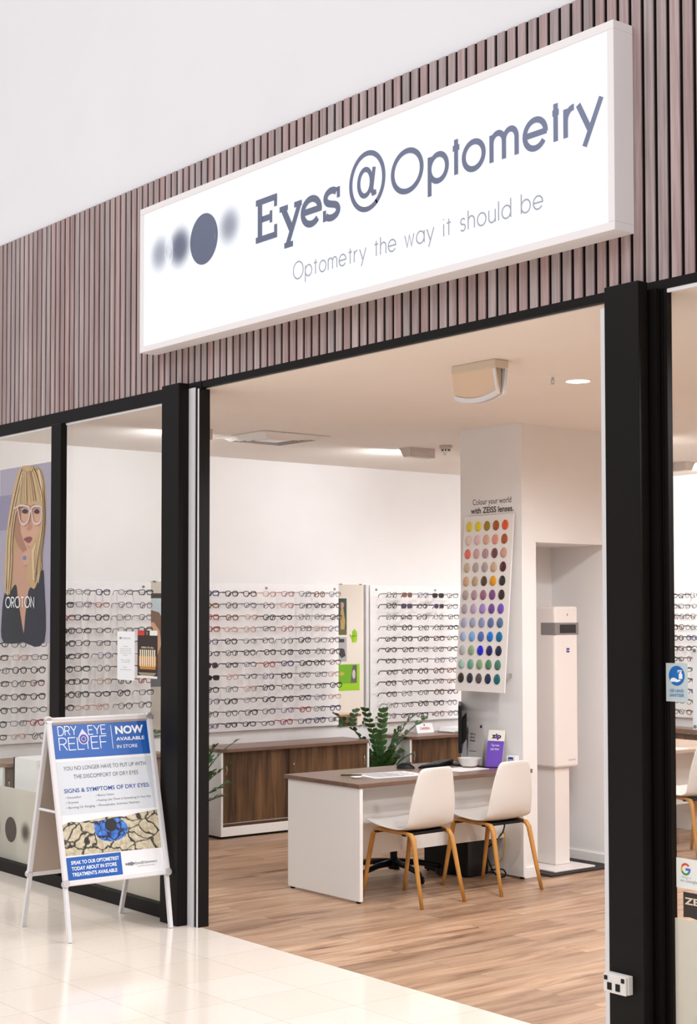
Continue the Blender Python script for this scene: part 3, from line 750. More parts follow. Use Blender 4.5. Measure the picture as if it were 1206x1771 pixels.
# cables
def cable(label, pts, r, m):
    cu = []
    for i in range(len(pts)-1):
        p0 = V(pts[max(0, i-1)]); p1 = V(pts[i]); p2 = V(pts[i+1]); p3 = V(pts[min(len(pts)-1, i+2)])
        for k in range(8):
            t = k/8; cu.append(.5*((2*p1)+(-p0+p2)*t+(2*p0-5*p1+4*p2-p3)*t*t+(-p0+3*p1-3*p2+p3)*t**3))
    cu.append(V(pts[-1]))
    base = V(pts[0])
    tag(obj('cable', MB().tube([q-base for q in cu], r, 6), m, loc=base, smooth=True), label, 'cable')
cable('black cable running from the monitor across the desk to the partition', [(-.40, 2.52, .80), (-.36, 2.50, .79), (-.28, 2.47, .755), (-.16, 2.47, .749), (-.06, 2.54, .749), (-.03, 2.60, .749)], .0035, BLACK2)
cable('black power cable hanging in a loop under the desk end', [(-.06, 2.56, .716), (-.05, 2.55, .5), (-.06, 2.54, .32), (-.16, 2.53, .22), (-.22, 2.53, .16), (-.15, 2.52, .04), (-.06, 2.5, .008), (-.02, 2.52, .02), (-.08, 2.55, .05), (-.2, 2.55, .03)], .005, BLACK2)
cable('yellow network cable hanging under the desk end', [(-.20, 2.56, .245), (-.12, 2.55, .28), (-.055, 2.545, .30), (-.04, 2.54, .22), (-.07, 2.53, .12), (-.16, 2.54, .07), (-.24, 2.55, .06)], .0045, srgb('cable_yellow', 206, 160, 50, rough=.5))
PC = thing('computer_tower', 'black computer tower on the floor under the far end of the desk', 'computer', (-.40, 2.405, 0))
obj('tower_case', MB().box(-.23, -.09, .008, .21, .11, .40), BLACK2, PC, bevel=.004)
obj('front_panel', MB().box(.21, -.085, .012, .218, .105, .395), srgb('tower_front', 16, 16, 18, rough=.25), PC)
mb = MB()
for a in (-.2, .17):
    for b in (-.08, .09): mb.cyl((a, b, 0), (a, b, .008), .012, 10)
obj('rubber_foot', mb, BLACK2, PC)
# office chair base
OC = thing('swivel_stool', 'black swivel chair base on castors under the desk', 'office chair', (-.53, 1.95, 0))
h = MB().lathe([(.035, .06), (.045, .075), (.045, .12), (.03, .13)], n=20).cyl((0, 0, .12), (0, 0, .42), .025, 16)
obj('hub_column', h, BLACK2, OC)
obj('seat', MB().lathe([(.02, .42), (.16, .425), (.19, .445), (.195, .475), (.17, .495), (.02, .50)], n=28), srgb('seat_fabric', 30, 30, 33, rough=.9), OC, smooth=True)
for k in range(5):
    a = math.radians(-8+72*k); d = V((math.cos(a), math.sin(a), 0)); q = V((-d.y, d.x, 0))
    arm = obj('base_arm', MB().tube([d*.02+V((0, 0, .105)), d*.16+V((0, 0, .100)), d*.31+V((0, 0, .072)), d*.335+V((0, 0, .062))], [.026, .022, .017, .014], 8), BLACK2, OC, smooth=True)
    c = MB()
    for s in (-1, 1): e = d*.33+q*(.012*s)+V((0, 0, .028)); c.cyl(e-q*.007, e+q*.007, .028, 16)
    c.cyl(d*.33+V((0, 0, .03)), d*.33+V((0, 0, .07)), .008, 8)
    obj('castor', c, BLACK2, arm)

# ================================================================== CABINETS ON THE LEFT WALL
def rounded_top(x0, y0, x1, y1, r, rl, rr_):
    """outline with the two +x corners rounded"""
    pts = [(x0, y0)]
    if rl: pts += [(x1-r+r*math.sin(math.radians(a)), y0+r-r*math.cos(math.radians(a))) for a in range(0, 91, 10)]
    else: pts.append((x1, y0))
    if rr_: pts += [(x1-r+r*math.cos(math.radians(a)), y1-r+r*math.sin(math.radians(a))) for a in range(0, 91, 10)]
    else: pts.append((x1, y1))
    pts.append((x0, y1)); return pts
def cabinet(label, y0, y1, join, woodm, rl=True, rr_=True, topm=None):
    xb, xf = WX+.016, -2.735
    t = thing('sideboard_cabinet', label, 'cabinet', (xb, y0, 0)); L = y1-y0; dx = xf-xb
    b = MB().box(0, 0, .02, dx, .02, .695).box(0, L-.02, .02, dx, L, .695).box(0, .02, .02, .012, L-.02, .695)
    b.box(.012, .02, .02, dx, L-.02, .095).box(.012, .02, .40, dx-.06, L-.02, .416)
    b.box(dx-.10, .02, .675, dx-.04, L-.02, .695)
    obj('carcass', b, WHITE, t, bevel=.002, label='white cabinet body')
    obj('plinth', MB().box(.01, .01, 0, dx-.02, L-.01, .02), BLACK2, t)
    top = MB().prism([(x_, y_, .695) for x_, y_ in rounded_top(-.012, -.015, dx+.035, L+.015, .09, rl, rr_)], (0, 0, .026))
    obj('cabinet_top', top, topm or TOPWOOD, t, label='wood-grain top')
    obj('door_track', MB().box(dx-.028, .02, .095, dx-.004, L-.02, .118), srgb('track_dark', 78, 52, 36), t)
    obj('track_edge', MB().box(dx-.028, .02, .118, dx-.008, L-.02, .122), ALU, t, label='thin silver track edge')
    for k, (a, c, d) in enumerate(((.022, join+.01, dx-.022), (join-.012, L-.022, dx-.012))):
        dr = obj('sliding_door', MB().box(d-.008, a, .122, d, c, .692), woodm, t, label='walnut-grain sliding door' if woodm is WALNUT else None)
        hy = a+.035 if k == 0 else c-.035
        hm = MB().tube([(d-.002, hy, .50), (d+.014, hy, .515), (d+.022, hy, .55), (d+.014, hy, .585), (d-.002, hy, .60)], .0045, 8)
        obj('handle', hm, CHROME, dr, smooth=True, label='curved chrome handle')
        if k == 1: obj('lock', MB().cyl((d-.001, a+.04, .56), (d+.008, a+.04, .56), .009, 14), CHROME, dr)
    return t
cabinet('white sideboard with walnut sliding doors under the eyewear panel left of the mirror', 2.0, 3.535, .70, WALNUT)
cabinet('white sideboard with walnut doors under the eyewear panel right of the mirror', 4.0, 5.50, .75, WALNUT)
cabinet('pale wood sideboard along the left wall behind the shop windows', .10, 1.50, .70, BEIGEWOOD, topm=BEIGEWOOD)
q = thing('open_cube_shelf', 'white open box shelf in front of the pale sideboard behind the A-board', 'shelf', (-2.62, .14, 0))
b = MB().box(-.02, .0, 0, .0, .50, .775).box(-.02, 0, 0, .33, .025, .775).box(-.02, .475, 0, .33, .50, .775).box(0, .025, .745, .33, .475, .775).box(0, .025, 0, .33, .475, .03)
obj('shelf_carcass', b, WHITE, q); obj('inner_shelf', MB().box(0, .025, .38, .32, .475, .40), WHITE, q)
# things on the right cabinet
cd = thing('brand_card', 'small white tent card with red lettering on the sideboard right of the mirror', 'card', (-3.03, 4.42, .721))
m1 = MB().prism([(-.03, 0, 0), (.03, 0, 0), (.0, 0, .085)], (0, .20, 0)); obj('card_board', m1, PAPER, cd, loc=(0, -.1, 0))
cp = Plane((.03, -.1, 0), (0, 1, 0), (-.03, 0, .085)); m1 = MB(); text(m1, cp, 'CARRERA', .04, .16, .03, .022, .0006, .03); obj('red_lettering', m1, srgb('red_ink', 170, 40, 40), cd)
m1 = MB(); cp.disc(m1, .10, .072, .008, .008, .0006); obj('brown_dot', m1, srgb('brown_ink', 90, 50, 40), cd)
tr_ = thing('white_tray', 'flat white tray on the sideboard right of the mirror', 'tray', (-2.92, 4.83, .721), .08)
obj('tray_base', MB().prism([(-.09, -.26, .004), (.09, -.26, .004), (.11, .26, .004), (-.11, .26, .004)], (0, 0, .012)), PAPER, tr_, bevel=.002)
obj('tray_lid', MB().obox((-.10, -.24, .016), (.20, 0, 0), (0, .50, 0.0), (0, .02, .028)), PAPER, tr_)
obj('tray_foot', MB().box(-.08, -.2, 0, .08, .2, .004), BLACK2, tr_)

# ================================================================== EYEWEAR PANELS
FRAME_COL = {'black': (26, 24, 28), 'dark brown': (62, 40, 34), 'gunmetal': (92, 92, 98), 'tortoiseshell': (112, 70, 44),
             'red': (150, 52, 56), 'navy': (44, 48, 92), 'clear': (200, 190, 190), 'rose gold': (186, 138, 120), 'violet': (92, 78, 116)}
for k, c in FRAME_COL.items(): srgb('frame_'+k, *c, rough=.35, spec=.35)
def tinted(nm, rgb): return mat('lens_'+nm, s2l(*rgb), .08)
SUNM = {'brown': tinted('brown', (104, 70, 58)), 'smoky violet': tinted('smoky', (70, 58, 82)), 'black': tinted('black', (48, 44, 50)), 'dark plum': tinted('plum', (56, 40, 48))}
SHAPES = {'round': (.0235, .0235, 2.0), 'square': (.0265, .0190, 3.6), 'oval': (.0260, .0185, 2.2), 'panto': (.0250, .0215, 2.5)}
def lens_outline(shape, n=22):
    a, b, e = SHAPES[shape]; out = []
    for k in range(n):
        t = 2*PI*k/n; c, s = math.cos(t), math.sin(t)
        y = a*math.copysign(abs(c)**(2/e), c); z = b*math.copysign(abs(s)**(2/e), s)
        if shape in ('panto', 'square'): y *= 1+.10*(z/b)
        out.append((y, z))
    return out
EM = {}
def eye_meshes(shape, col, thick, sun):
    key = (shape, col, thick, sun)
    if key in EM: return EM[key]
    m = MATS['frame_'+col]; out = lens_outline(shape); a = SHAPES[shape][0]; cx = a+.0095; r = .0036 if thick else .0026
    fm = MB()
    for s in (-1, 1): fm.tube([(0, s*cx+y, z) for y, z in out], r, 6, closed=True)
    fm.tube([(.002, -.0105, .006), (.004, 0, .009), (.002, .0105, .006)], r*1.1, 6)
    ex = cx+a*1.06
    for s in (-1, 1): fm.tube([(-.001, s*(ex-.004), .010), (-.004, s*(ex+.003), .011), (-.010, s*(ex+.004), .011)], r*1.2, 6)
    F = fm.mesh('frame_front'); F.materials.append(m)
    T = []
    for s in (-1, 1):
        tb = MB().tube([(-.010, s*(ex+.004), .011), (-.06, s*(ex+.002), .011), (-.095, s*(ex-.003), .008), (-.115, s*(ex-.008), -.004), (-.128, s*(ex-.012), -.022)], [r*1.5, r*1.25, r*1.25, r*1.5, r*1.2], 6, sq=.6)
        me = tb.mesh('temple'); me.materials.append(m); T.append(me)
    Ls = []
    for s in (-1, 1):
        lb = MB().prism([(-.0006, s*cx+y*.97, z*.97) for y, z in out], (.0012, 0, 0)); me = lb.mesh('lens'); me.materials.append(SUNM[sun] if sun else CLEAR); Ls.append(me)
    EM[key] = (F, T, Ls); return EM[key]
def eyewear(loc, axis_rot, shape, col, thick, sun, label, group):
    F, T, Ls = eye_meshes(shape, col, thick, sun)
    t = thing('sunglasses' if sun else 'eyeglasses', label, 'sunglasses' if sun else 'glasses', loc, axis_rot, group)
    for nm, me in [('frame_front', F)] + [('temple', x) for x in T] + [('lens', x) for x in Ls]:
        o = bpy.data.objects.new(nm, me); COL.objects.link(o); o.parent = t
    return t
ORD = ['first', 'second', 'third', 'fourth', 'fifth', 'sixth', 'seventh', 'eighth']
ROWN = ['top row', 'second row', 'third row', 'fourth row', 'fifth row', 'sixth row', 'seventh row', 'eighth row', 'ninth row', 'tenth row', 'eleventh row', 'bottom row']
PEG = MB().box(-.128, -.005, -.002, .004, .005, .002).mesh('peg'); PEG.materials.append(ACRYL)
LEDGE = {}
PANELM = noisy(srgb('panel_white_acrylic', 246, 243, 243, rough=.45), 12, .02)
BOSS = srgb('standoff_steel', 150, 146, 144, rough=.3, metal=.8)
def eyewear_panel(label, short, group, origin, rot, width, bosses, cols, rows, zs, styles, z0=.828, z1=2.065):
    """local frame: +x out of the wall, +y to the right along the wall"""
    t = thing('eyewear_display_panel', label, 'display panel', origin, rot)
    obj('panel_sheet', MB().box(.018, 0, z0, .028, width, z1), PANELM, t)
    for (y, z) in bosses: obj('standoff', MB().cyl((.002, y, z), (.034, y, z), .011, 16), BOSS, t, label='round steel standoff')
    M = Matrix.Rotation(rot, 3, 'Z')
    for ri in rows:
        z = zs[ri]
        for ci, cy in enumerate(cols):
            st = styles(ri, ci)
            if st is None: continue
            shape, col, thick, sun = st
            pg = bpy.data.objects.new('nose_peg', PEG); COL.objects.link(pg); pg.parent = t; pg.location = (.158, cy, z-.0005)
            fx = .164+random.uniform(-.012, .004)
            p = V(origin)+M @ V((fx, cy+random.uniform(-.008, .008), z-.005+random.uniform(-.002, .003)))
            what = ('%s %s sunglasses' % (col, sun + '-lensed')) if sun else ('%s %s eyeglasses' % (col, shape))
            eyewear(p, rot+random.uniform(-.12, .12), shape, col, thick, sun, '%s, %s from left in %s, %s' % (what, ORD[ci], ROWN[ri], short), group)
ZS = [1.982-.0988*k for k in range(12)]
def style_mix(weights, sun={}, seed=0):
    rng = random.Random(seed); names = [k for k, w in weights for _ in range(w)]
    tab = {}
    def f(ri, ci):
        if (ri, ci) in sun: return sun[(ri, ci)]
        if (ri, ci) not in tab:
            c = rng.choice(names); tab[(ri, ci)] = (rng.choice(['square', 'round', 'panto', 'oval', 'panto']), c, c in ('black', 'tortoiseshell', 'dark brown', 'red', 'navy') and rng.random() < .6, None)
        return tab[(ri, ci)]
    return f
darks = [('black', 10), ('dark brown', 3), ('gunmetal', 3), ('navy', 1), ('tortoiseshell', 1)]
mixed = darks + [('rose gold', 1), ('red', 1), ('violet', 1)]
PXW = WX
WL = (-PI*0)  # left wall faces +x
def lw(y): return (WX, y, 0)
def sub(cols, y0): return [c-y0 for c in cols]
y0 = 2.095
eyewear_panel('white acrylic eyewear panel crowded with frames between the door post and the mirror', 'panel left of mirror', 'frames on the panel left of the mirror', lw(y0), 0, 1.39,
   ((.607, 2.028), (1.345, 2.026), (1.345, .876), (.06, .876)), sub([2.068, 2.258, 2.446, 2.638, 2.826, 3.018, 3.185, 3.345], y0), range(12), ZS,
   style_mix(mixed, {(6, 0): ('panto', 'dark brown', True, 'dark plum'), (7, 0): ('square', 'black', True, 'black'), (0, 0): ('square', 'navy', True, None), (2, 0): ('square', 'red', True, None), (2, 1): ('panto', 'tortoiseshell', True, None), (3, 0): ('square', 'red', True, None)}, 3))
y0 = 3.847
eyewear_panel('white acrylic eyewear panel with frames and four sunglasses right of the mirror', 'panel right of mirror', 'frames on the panel right of the mirror', lw(y0), 0, 1.30,
   ((.07, 2.025), (.78, 2.026), (.07, .876), (.75, .876)), sub([3.990, 4.175, 4.362, 4.552, 4.731], y0), range(12), ZS,
   style_mix(darks, {(0, 1): ('square', 'tortoiseshell', True, 'brown'), (0, 3): ('square', 'black', True, 'black'), (1, 1): ('square', 'black', True, 'smoky violet'), (1, 3): ('square', 'violet', True, 'dark plum')}, 5))
y0 = .70
eyewear_panel('white acrylic eyewear panel seen through the window right of the mullion', 'panel behind paper notices', 'frames on the panel behind the right window notices', lw(y0), 0, .862,
   ((.79, 2.026), (.79, .876)), sub([.700+.04, .873, 1.055, 1.241, 1.437], y0), range(12), ZS,
   style_mix(mixed, {}, 11))
y0 = -.0+.07
eyewear_panel('white acrylic eyewear panel seen through the window below the fashion poster', 'panel below fashion poster', 'frames on the panel below the fashion poster', lw(y0), 0, .58,
   ((.06, .876),), sub([.186, .344, .500], y0), range(12), ZS, style_mix(mixed, {}, 17))
# back wall panel seen through the right window (faces -y)
eyewear_panel('white acrylic eyewear panel on the back wall seen through the right window', 'back wall panel', 'frames on the back wall panel', (-2.02, 6.65, 0), -PI/2, .62,
   ((.05, 2.026), (.05, .876)), [.10, .25, .40, .55], range(12), ZS, style_mix(darks, {}, 23))
# mirrors
MIR = mat('mirror_silver', (.80, .785, .72), .02, 1.0)
def mirror(label, y0, y1, z0, z1):
    t = thing('wall_mirror', label, 'mirror', (WX, y0, z0))
    obj('mirror_glass', MB().box(0, 0, 0, .012, y1-y0, z1-z0), MIR, t)
    cm = MB()
    for a in (.04, y1-y0-.04): cm.box(0, a-.01, z1-z0-.006, .017, a+.01, z1-z0+.006); cm.box(0, a-.01, -.006, .017, a+.01, .006)
    obj('clip', cm, BOSS, t)
    return t
mirror('tall narrow wall mirror between the two big eyewear panels', 3.487, 3.790, .812, 2.070)
mirror('narrow wall mirror beside the left door post behind the window', 1.565, 2.06, .812, 2.070)
tag(obj('door_trim_strip', MB().box(0, 0, 0, .03, .035, 1.26), ALUW, loc=(WX, 3.797, .81), bevel=.003), 'slim white upright strip right of the tall mirror', 'strip')
# reflections in the mirror, painted as flat cards and a cutout on its glass
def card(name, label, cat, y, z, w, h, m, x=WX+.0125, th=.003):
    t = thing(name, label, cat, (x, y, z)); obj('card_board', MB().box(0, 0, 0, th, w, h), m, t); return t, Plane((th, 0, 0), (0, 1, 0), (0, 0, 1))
t, cp = card('green_reflection_card', 'flat card painted as a dark green poster reflected in the left of the mirror', 'poster', 3.489, 1.62, .098, .325, srgb('reflection_green', 40, 66, 62, rough=.4))
m1 = MB(); cp.poly(m1, [(.03, .03), (.07, .03), (.082, .12), (.07, .18), (.06, .24), (.035, .24), (.025, .16)], .0004); obj('reflected_figure', m1, srgb('reflected_gold', 176, 146, 84), t)
m1 = MB(); cp.disc(m1, .045, .265, .022, .026, .0004); obj('face_print', m1, srgb('reflected_skin', 190, 150, 128), t)
m1 = MB(); cp.rect(m1, .004, .0, .094, .05, .0004); obj('reflected_base', m1, srgb('reflected_olive', 96, 92, 48), t)
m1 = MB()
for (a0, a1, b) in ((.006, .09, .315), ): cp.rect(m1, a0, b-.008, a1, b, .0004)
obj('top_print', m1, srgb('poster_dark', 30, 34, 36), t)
t, cp = card('grey_reflection_card', 'flat card painted as a black and white poster reflected under the dark green one', 'poster', 3.489, 1.385, .098, .215, srgb('reflection_grey', 170, 168, 170, rough=.4))
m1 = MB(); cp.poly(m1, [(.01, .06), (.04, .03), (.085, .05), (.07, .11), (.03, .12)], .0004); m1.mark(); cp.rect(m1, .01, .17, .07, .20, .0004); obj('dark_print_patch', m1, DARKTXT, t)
t, cp = card('lime_reflection_card', 'flat card painted as a lime green sign reflected low in the mirror', 'placard', 3.489, 1.125, .245, .235, srgb('lime_green', 150, 200, 20, rough=.4))
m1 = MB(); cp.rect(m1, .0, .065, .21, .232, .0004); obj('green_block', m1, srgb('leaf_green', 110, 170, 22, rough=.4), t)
m1 = MB(); cp.poly(m1, [(.14, .07), (.212, .07), (.212, .225), (.165, .225)], .0009); obj('reflected_photo', m1, srgb('reflected_photo_grey', 96, 90, 90), t)
m1 = MB(); cp.disc(m1, .178, .145, .018, .04, .0014); obj('reflected_photo_figure', m1, srgb('reflected_photo_pale', 206, 196, 190), t)
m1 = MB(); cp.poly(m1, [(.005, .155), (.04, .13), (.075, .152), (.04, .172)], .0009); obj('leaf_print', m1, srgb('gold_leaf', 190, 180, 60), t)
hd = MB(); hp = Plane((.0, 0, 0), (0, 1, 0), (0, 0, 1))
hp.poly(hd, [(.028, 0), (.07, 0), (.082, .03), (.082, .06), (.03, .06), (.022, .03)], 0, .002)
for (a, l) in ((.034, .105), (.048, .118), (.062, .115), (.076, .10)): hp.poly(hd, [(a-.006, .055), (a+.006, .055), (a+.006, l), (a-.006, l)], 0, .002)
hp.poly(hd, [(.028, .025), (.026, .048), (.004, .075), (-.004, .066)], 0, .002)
tag(obj('hand_reflection_cutout', hd, MATS['lime_green'], loc=(WX+.0125, 3.625, 1.552)), 'flat cutout painted as a lime green hand reflected in the mirror', 'sticker')
# photo poster beside the second panel
t, cp = card('beach_poster', 'tall poster of a long-haired woman outdoors beside the left door post', 'poster', 1.567, 1.22, .30, .84, srgb('sky_print', 190, 204, 210, rough=.4))
m1 = MB(); cp.rect(m1, 0, .715, .30, .755, .0004); obj('dark_band', m1, srgb('band_brown', 62, 48, 42), t)
m1 = MB(); cp.rect(m1, 0, .755, .30, .84, .0004); obj('pale_band', m1, srgb('band_pale', 204, 196, 184), t)
m1 = MB(); cp.poly(m1, [(.0, .12), (.14, .10), (.17, .30), (.15, .48), (.08, .60), (.0, .62)], .0009); obj('hair_print', m1, srgb('hair_brown', 122, 92, 70), t)
m1 = MB(); cp.poly(m1, [(.0, .26), (.06, .24), (.10, .34), (.085, .45), (.03, .52), (.0, .52)], .0013); obj('face_print', m1, srgb('skin_tan', 206, 164, 132), t)
m1 = MB(); cp.rect(m1, 0, 0, .30, .15, .0017); obj('jacket_print', m1, srgb('denim_grey', 96, 96, 104), t)

# ================================================================== PLANTS
LEAF = noisy(srgb('leaf_dark_green', 60, 100, 50, rough=.35), 20, .35)
STEM = srgb('stem_green', 74, 96, 52, rough=.5)
def zz_plant(label, loc, fronds, scale=1.0):
    t = thing('potted_plant', label, 'plant', loc)
    obj('pot', MB().lathe([(.085, 0), (.12, .02), (.135, .24), (.140, .26), (.128, .262), (.120, .22)], n=28), srgb('pot_grey', 150, 146, 142, rough=.6), t, smooth=True)
    obj('soil', MB().lathe([(.001, .215), (.122, .22)], n=24), srgb('soil', 50, 38, 30, rough=1), t)
    rng = random.Random(int(abs(loc[1])*1000))
    for (az, h, out) in fronds:
        a = math.radians(az); d = V((math.cos(a), math.sin(a), 0)); n = 14
        P = [V((0, 0, .21))+d*(.03+out*(k/n)**2.3)+V((0, 0, h*(k/n)*(1-.12*(k/n)))) for k in range(n+1)]
        f = obj('frond', MB().tube(P, [.007*(1-.75*k/n) for k in range(n+1)], 6), STEM, t, smooth=True)
        lm_ = MB()
        for k in range(4, n+1):
            tg = (P[k]-P[k-1]).normalized(); side = tg.cross(V((0, 0, 1)))
            side = side.normalized() if side.length > .05 else V((-d.y, d.x, 0))
            nrm = side.cross(tg).normalized()
            for s in ((-1, 1) if k < n else (-1, 1, 0)):
                ln = (.075 if k > 6 else .065)*(1-.3*abs(k-n*.6)/n)*rng.uniform(.9, 1.1); wd = ln*.31
                dr = (side*s*.70+tg*.80+nrm*rng.uniform(-.05, .45)).normalized() if s else tg
                wv = dr.cross(nrm).normalized()
                pts = []
                for q in (0, .25, .55, .8, 1.0):
                    w_ = wd*math.sin(PI*min(.98, .06+q*.94))**.8; c_ = P[k]+dr*ln*q-V((0, 0, .010*q*q))
                    pts.append((c_-wv*w_, c_+nrm*(-.004), c_+wv*w_))
                b_ = len(lm_.v)
                for tri in pts: lm_.v += [tuple(x_) for x_ in tri]
                for q in range(4):
                    for e in (0, 1): lm_.f.append((b_+q*3+e, b_+q*3+e+1, b_+q*3+e+4, b_+q*3+e+3))
        obj('leaflets', lm_, LEAF, f, smooth=True)
    return t
zz_plant('leafy green pot plant standing in the gap between the two walnut sideboards', (-2.86, 3.76, 0),
   [(-88, .82, .46), (-62, .86, .30), (-30, .84, .13), (78, .74, .40), (60, .78, .26), (30, .66, .14), (-20, .46, .22), (85, .44, .20), (-75, .48, .20), (50, .40, .22), (-5, .38, .20), (15, .30, .18), (150, .6, .12), (-50, .34, .18), (75, .30, .20), (-95, .34, .16), (5, .24, .16), (-35, .26, .2), (40, .26, .2)])
zz_plant('leafy pot plant half hidden behind the left door post', (-2.70, 1.70, 0),
   [(60, .66, .30), (45, .46, .26), (70, .28, .24), (30, .62, .16), (-30, .6, .15), (90, .50, .14), (10, .4, .18), (120, .55, .1), (55, .18, .20)])

# ================================================================== LENS TINT BOARD
LB = thing('lens_tint_board', 'white board of sixty tinted lens samples leaning on the partition', 'display board', (-.2465, 2.617, 1.262))
bpn = Plane((-.2495, -.115, 0), (1, 0, 0), (0, .10, 1.238))
m1 = MB(); bpn.rect(m1, 0, 0, .499, 1.242, 0, .008); obj('board', m1, srgb('board_white', 240, 234, 230, rough=.35), LB, bevel=.001)
m1 = MB().box(-.20, -.10, .10, -.17, 0, .13).box(.17, -.10, .10, .20, 0, .13).box(-.20, -.03, 1.10, -.17, 0, 1.13).box(.17, -.03, 1.10, .20, 0, 1.13)
obj('mounting_bracket', m1, ACRYL, LB)
LC = [[(226,204,60),(228,208,44),(160,128,24),(166,84,30),(226,84,34)],
 [(226,202,198),(228,192,194),(220,170,146),(226,146,126),(170,84,44)],
 [(232,110,96),(204,164,160),(180,140,148),(112,64,68),(208,160,144)],
 [(200,180,146),(180,164,158),(178,160,156),(206,172,142),(84,28,34)],
 [(210,174,138),(190,164,134),(88,68,48),(224,156,20),(46,44,44)],
 [(176,162,156),(178,146,160),(150,100,124),(122,74,130),(60,38,32)],
 [(178,168,176),(190,166,204),(164,134,204),(112,74,150),(118,80,180)],
 [(172,176,206),(160,166,196),(142,148,190),(100,114,168),(92,110,146)],
 [(166,184,220),(124,170,226),(84,108,178),(24,116,208),(16,110,156)],
 [(184,188,190),(148,172,140),(26,30,206),(28,28,100),(30,34,62)],
 [(168,198,188),(112,168,146),(134,168,118),(84,134,98),(72,128,108)],
 [(52,42,38),(44,44,58),(86,74,74),(30,44,78),(18,104,110)]]
NMS = 'yellow'
for r in range(12):
    for c in range(5):
        a = .055+c*.0915+.0012*r*0; b = 1.165-r*.0975
        out = [(a+.031*math.cos(t)*(1-.08*math.sin(t)), b+.036*math.sin(t)) for t in [2*PI*k/28 for k in range(28)]]
        mb = MB(); k0 = len(mb.v)
        rings = [(1.0, .009), (.97, .0125), (.6, .016), (.25, .0175)]
        for (s, off) in rings: mb.v += [tuple(bpn.p(a+(x-a)*s, b+(y-b)*s, off)) for x, y in out]
        mb.v.append(tuple(bpn.p(a, b, .018)))
        for i in range(3):
            for k in range(28): mb.f.append((i*28+k, i*28+(k+1) % 28, (i+1)*28+(k+1) % 28, (i+1)*28+k))
        for k in range(28): mb.f.append((3*28+k, 3*28+(k+1) % 28, 112))
        mb.f.append(tuple(range(27, -1, -1)))
        m = srgb('tint_%d_%d' % LC[r][c][:2] + '_%d' % LC[r][c][2], *LC[r][c], rough=.12)
        obj('lens_sample', mb, m, LB, smooth=True)
WL_ = thing('wall_lettering', 'two lines of dark vinyl lettering on the wall over the tint board', 'lettering', (-.24, 2.617, 2.55))
wtx = MB(); wp = Plane((.24, 0, -2.55), (1, 0, 0), (0, 0, 1))
text(wtx, wp, 'Colour your world', -.435, -.045, 2.580, .042, .0008)
text(wtx, wp, 'with ZEISS lenses.', -.455, -.022, 2.520, .040, .0008, .025)
obj('lettering_line', wtx, srgb('dark_vinyl', 62, 54, 52, rough=.6), WL_)

# ================================================================== MEASURING MACHINE IN THE NICHE
MC = thing('eye_measuring_terminal', 'tall white measuring terminal with a small screen standing in the niche', 'machine', (-.14, 3.10, 0))
def mm_(x0, y0, z0, x1, y1, z1, mb=None): return (mb or MB()).box(x0+.14, y0-3.10, z0, x1+.14, y1-3.10, z1)
MW = srgb('machine_white', 238, 230, 226, rough=.35)
obj('floor_mat', mm_(-.47, 2.79, 0, .15, 3.455, .014), srgb('mat_black', 40, 36, 36, rough=.7), MC, bevel=.004, label='black floor mat')
obj('base_plate', mm_(-.40, 2.88, .014, .098, 3.29, .026), MW, MC, bevel=.004)
obj('column', mm_(-.30, 3.062, .026, -.068, 3.206, .74), MW, MC, bevel=.006)
hd_ = obj('tower_head', mm_(-.42, 3.032, .715, -.035, 3.268, 1.858), MW, MC, bevel=.016)
obj('display_surround', mm_(-.17, 3.027, 1.655, -.030, 3.273, 1.742, None), srgb('machine_grey', 136, 130, 130, rough=.4), MC, bevel=.004, label='grey band round the screen')
obj('screen', mm_(-.031, 3.078, 1.668, -.0275, 3.240, 1.728), srgb('screen_black', 30, 26, 28, rough=.15), MC)
mp_ = Plane((.106, 0, 0), (0, 1, 0), (0, 0, 1))
m1 = MB(); mp_.rect(m1, .048, 1.530, .078, 1.560, 0); lg_ = obj('maker_logo', m1, srgb('machine_blue', 34, 40, 130), MC)
m1 = MB(); text(m1, mp_, 'ZEISS', .050, .076, 1.541, .008, .0008, .02); obj('white_lettering', m1, WHITEINK, lg_)
m1 = MB(); mp_.rect(m1, .055, 1.790, .064, 1.806, 0); obj('indicator', m1, GREYTXT, MC)
m1 = MB(); text(m1, mp_, 'VISUFIT', .06, .14, .760, .010, .0004); obj('dark_lettering', m1, GREYTXT, MC)

# ================================================================== CEILING FITTINGS
E = thing('emergency_light', 'white emergency light with a blank curved face hanging from the ceiling inside the entrance', 'emergency light', (1.71, .66, HC))
obj('housing', MB().box(-.165, -.05, -.045, .165, .055, 0), srgb('fitting_beige', 214, 198, 180, rough=.5), E, bevel=.006)
def wing(s):
    mb = MB(); n = 12; top_y = s*.045; 
    P = [(-.165+.33*k/n) for k in range(n+1)]
    for k in range(n+1):
        u_ = P[k]/.165; zb = -.180-.030*(1-u_*u_)
        mb.v += [(P[k], top_y, -.04), (P[k], s*.020, zb), (P[k], top_y-s*.010, -.04), (P[k], s*.020-s*.010, zb)]
    for k in range(n):
        a = 4*k; b = a+4
        mb.f += [(a, a+1, b+1, b), (a+2, b+2, b+3, a+3), (a+1, a+3, b+3, b+1), (a, b, b+2, a+2)]
    mb.f += [(0, 2, 3, 1), (4*n, 4*n+1, 4*n+3, 4*n+2)]
    return mb
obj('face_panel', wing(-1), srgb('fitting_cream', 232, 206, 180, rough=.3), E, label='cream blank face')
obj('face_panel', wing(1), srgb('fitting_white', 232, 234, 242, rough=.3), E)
bd = MB()
n = 12
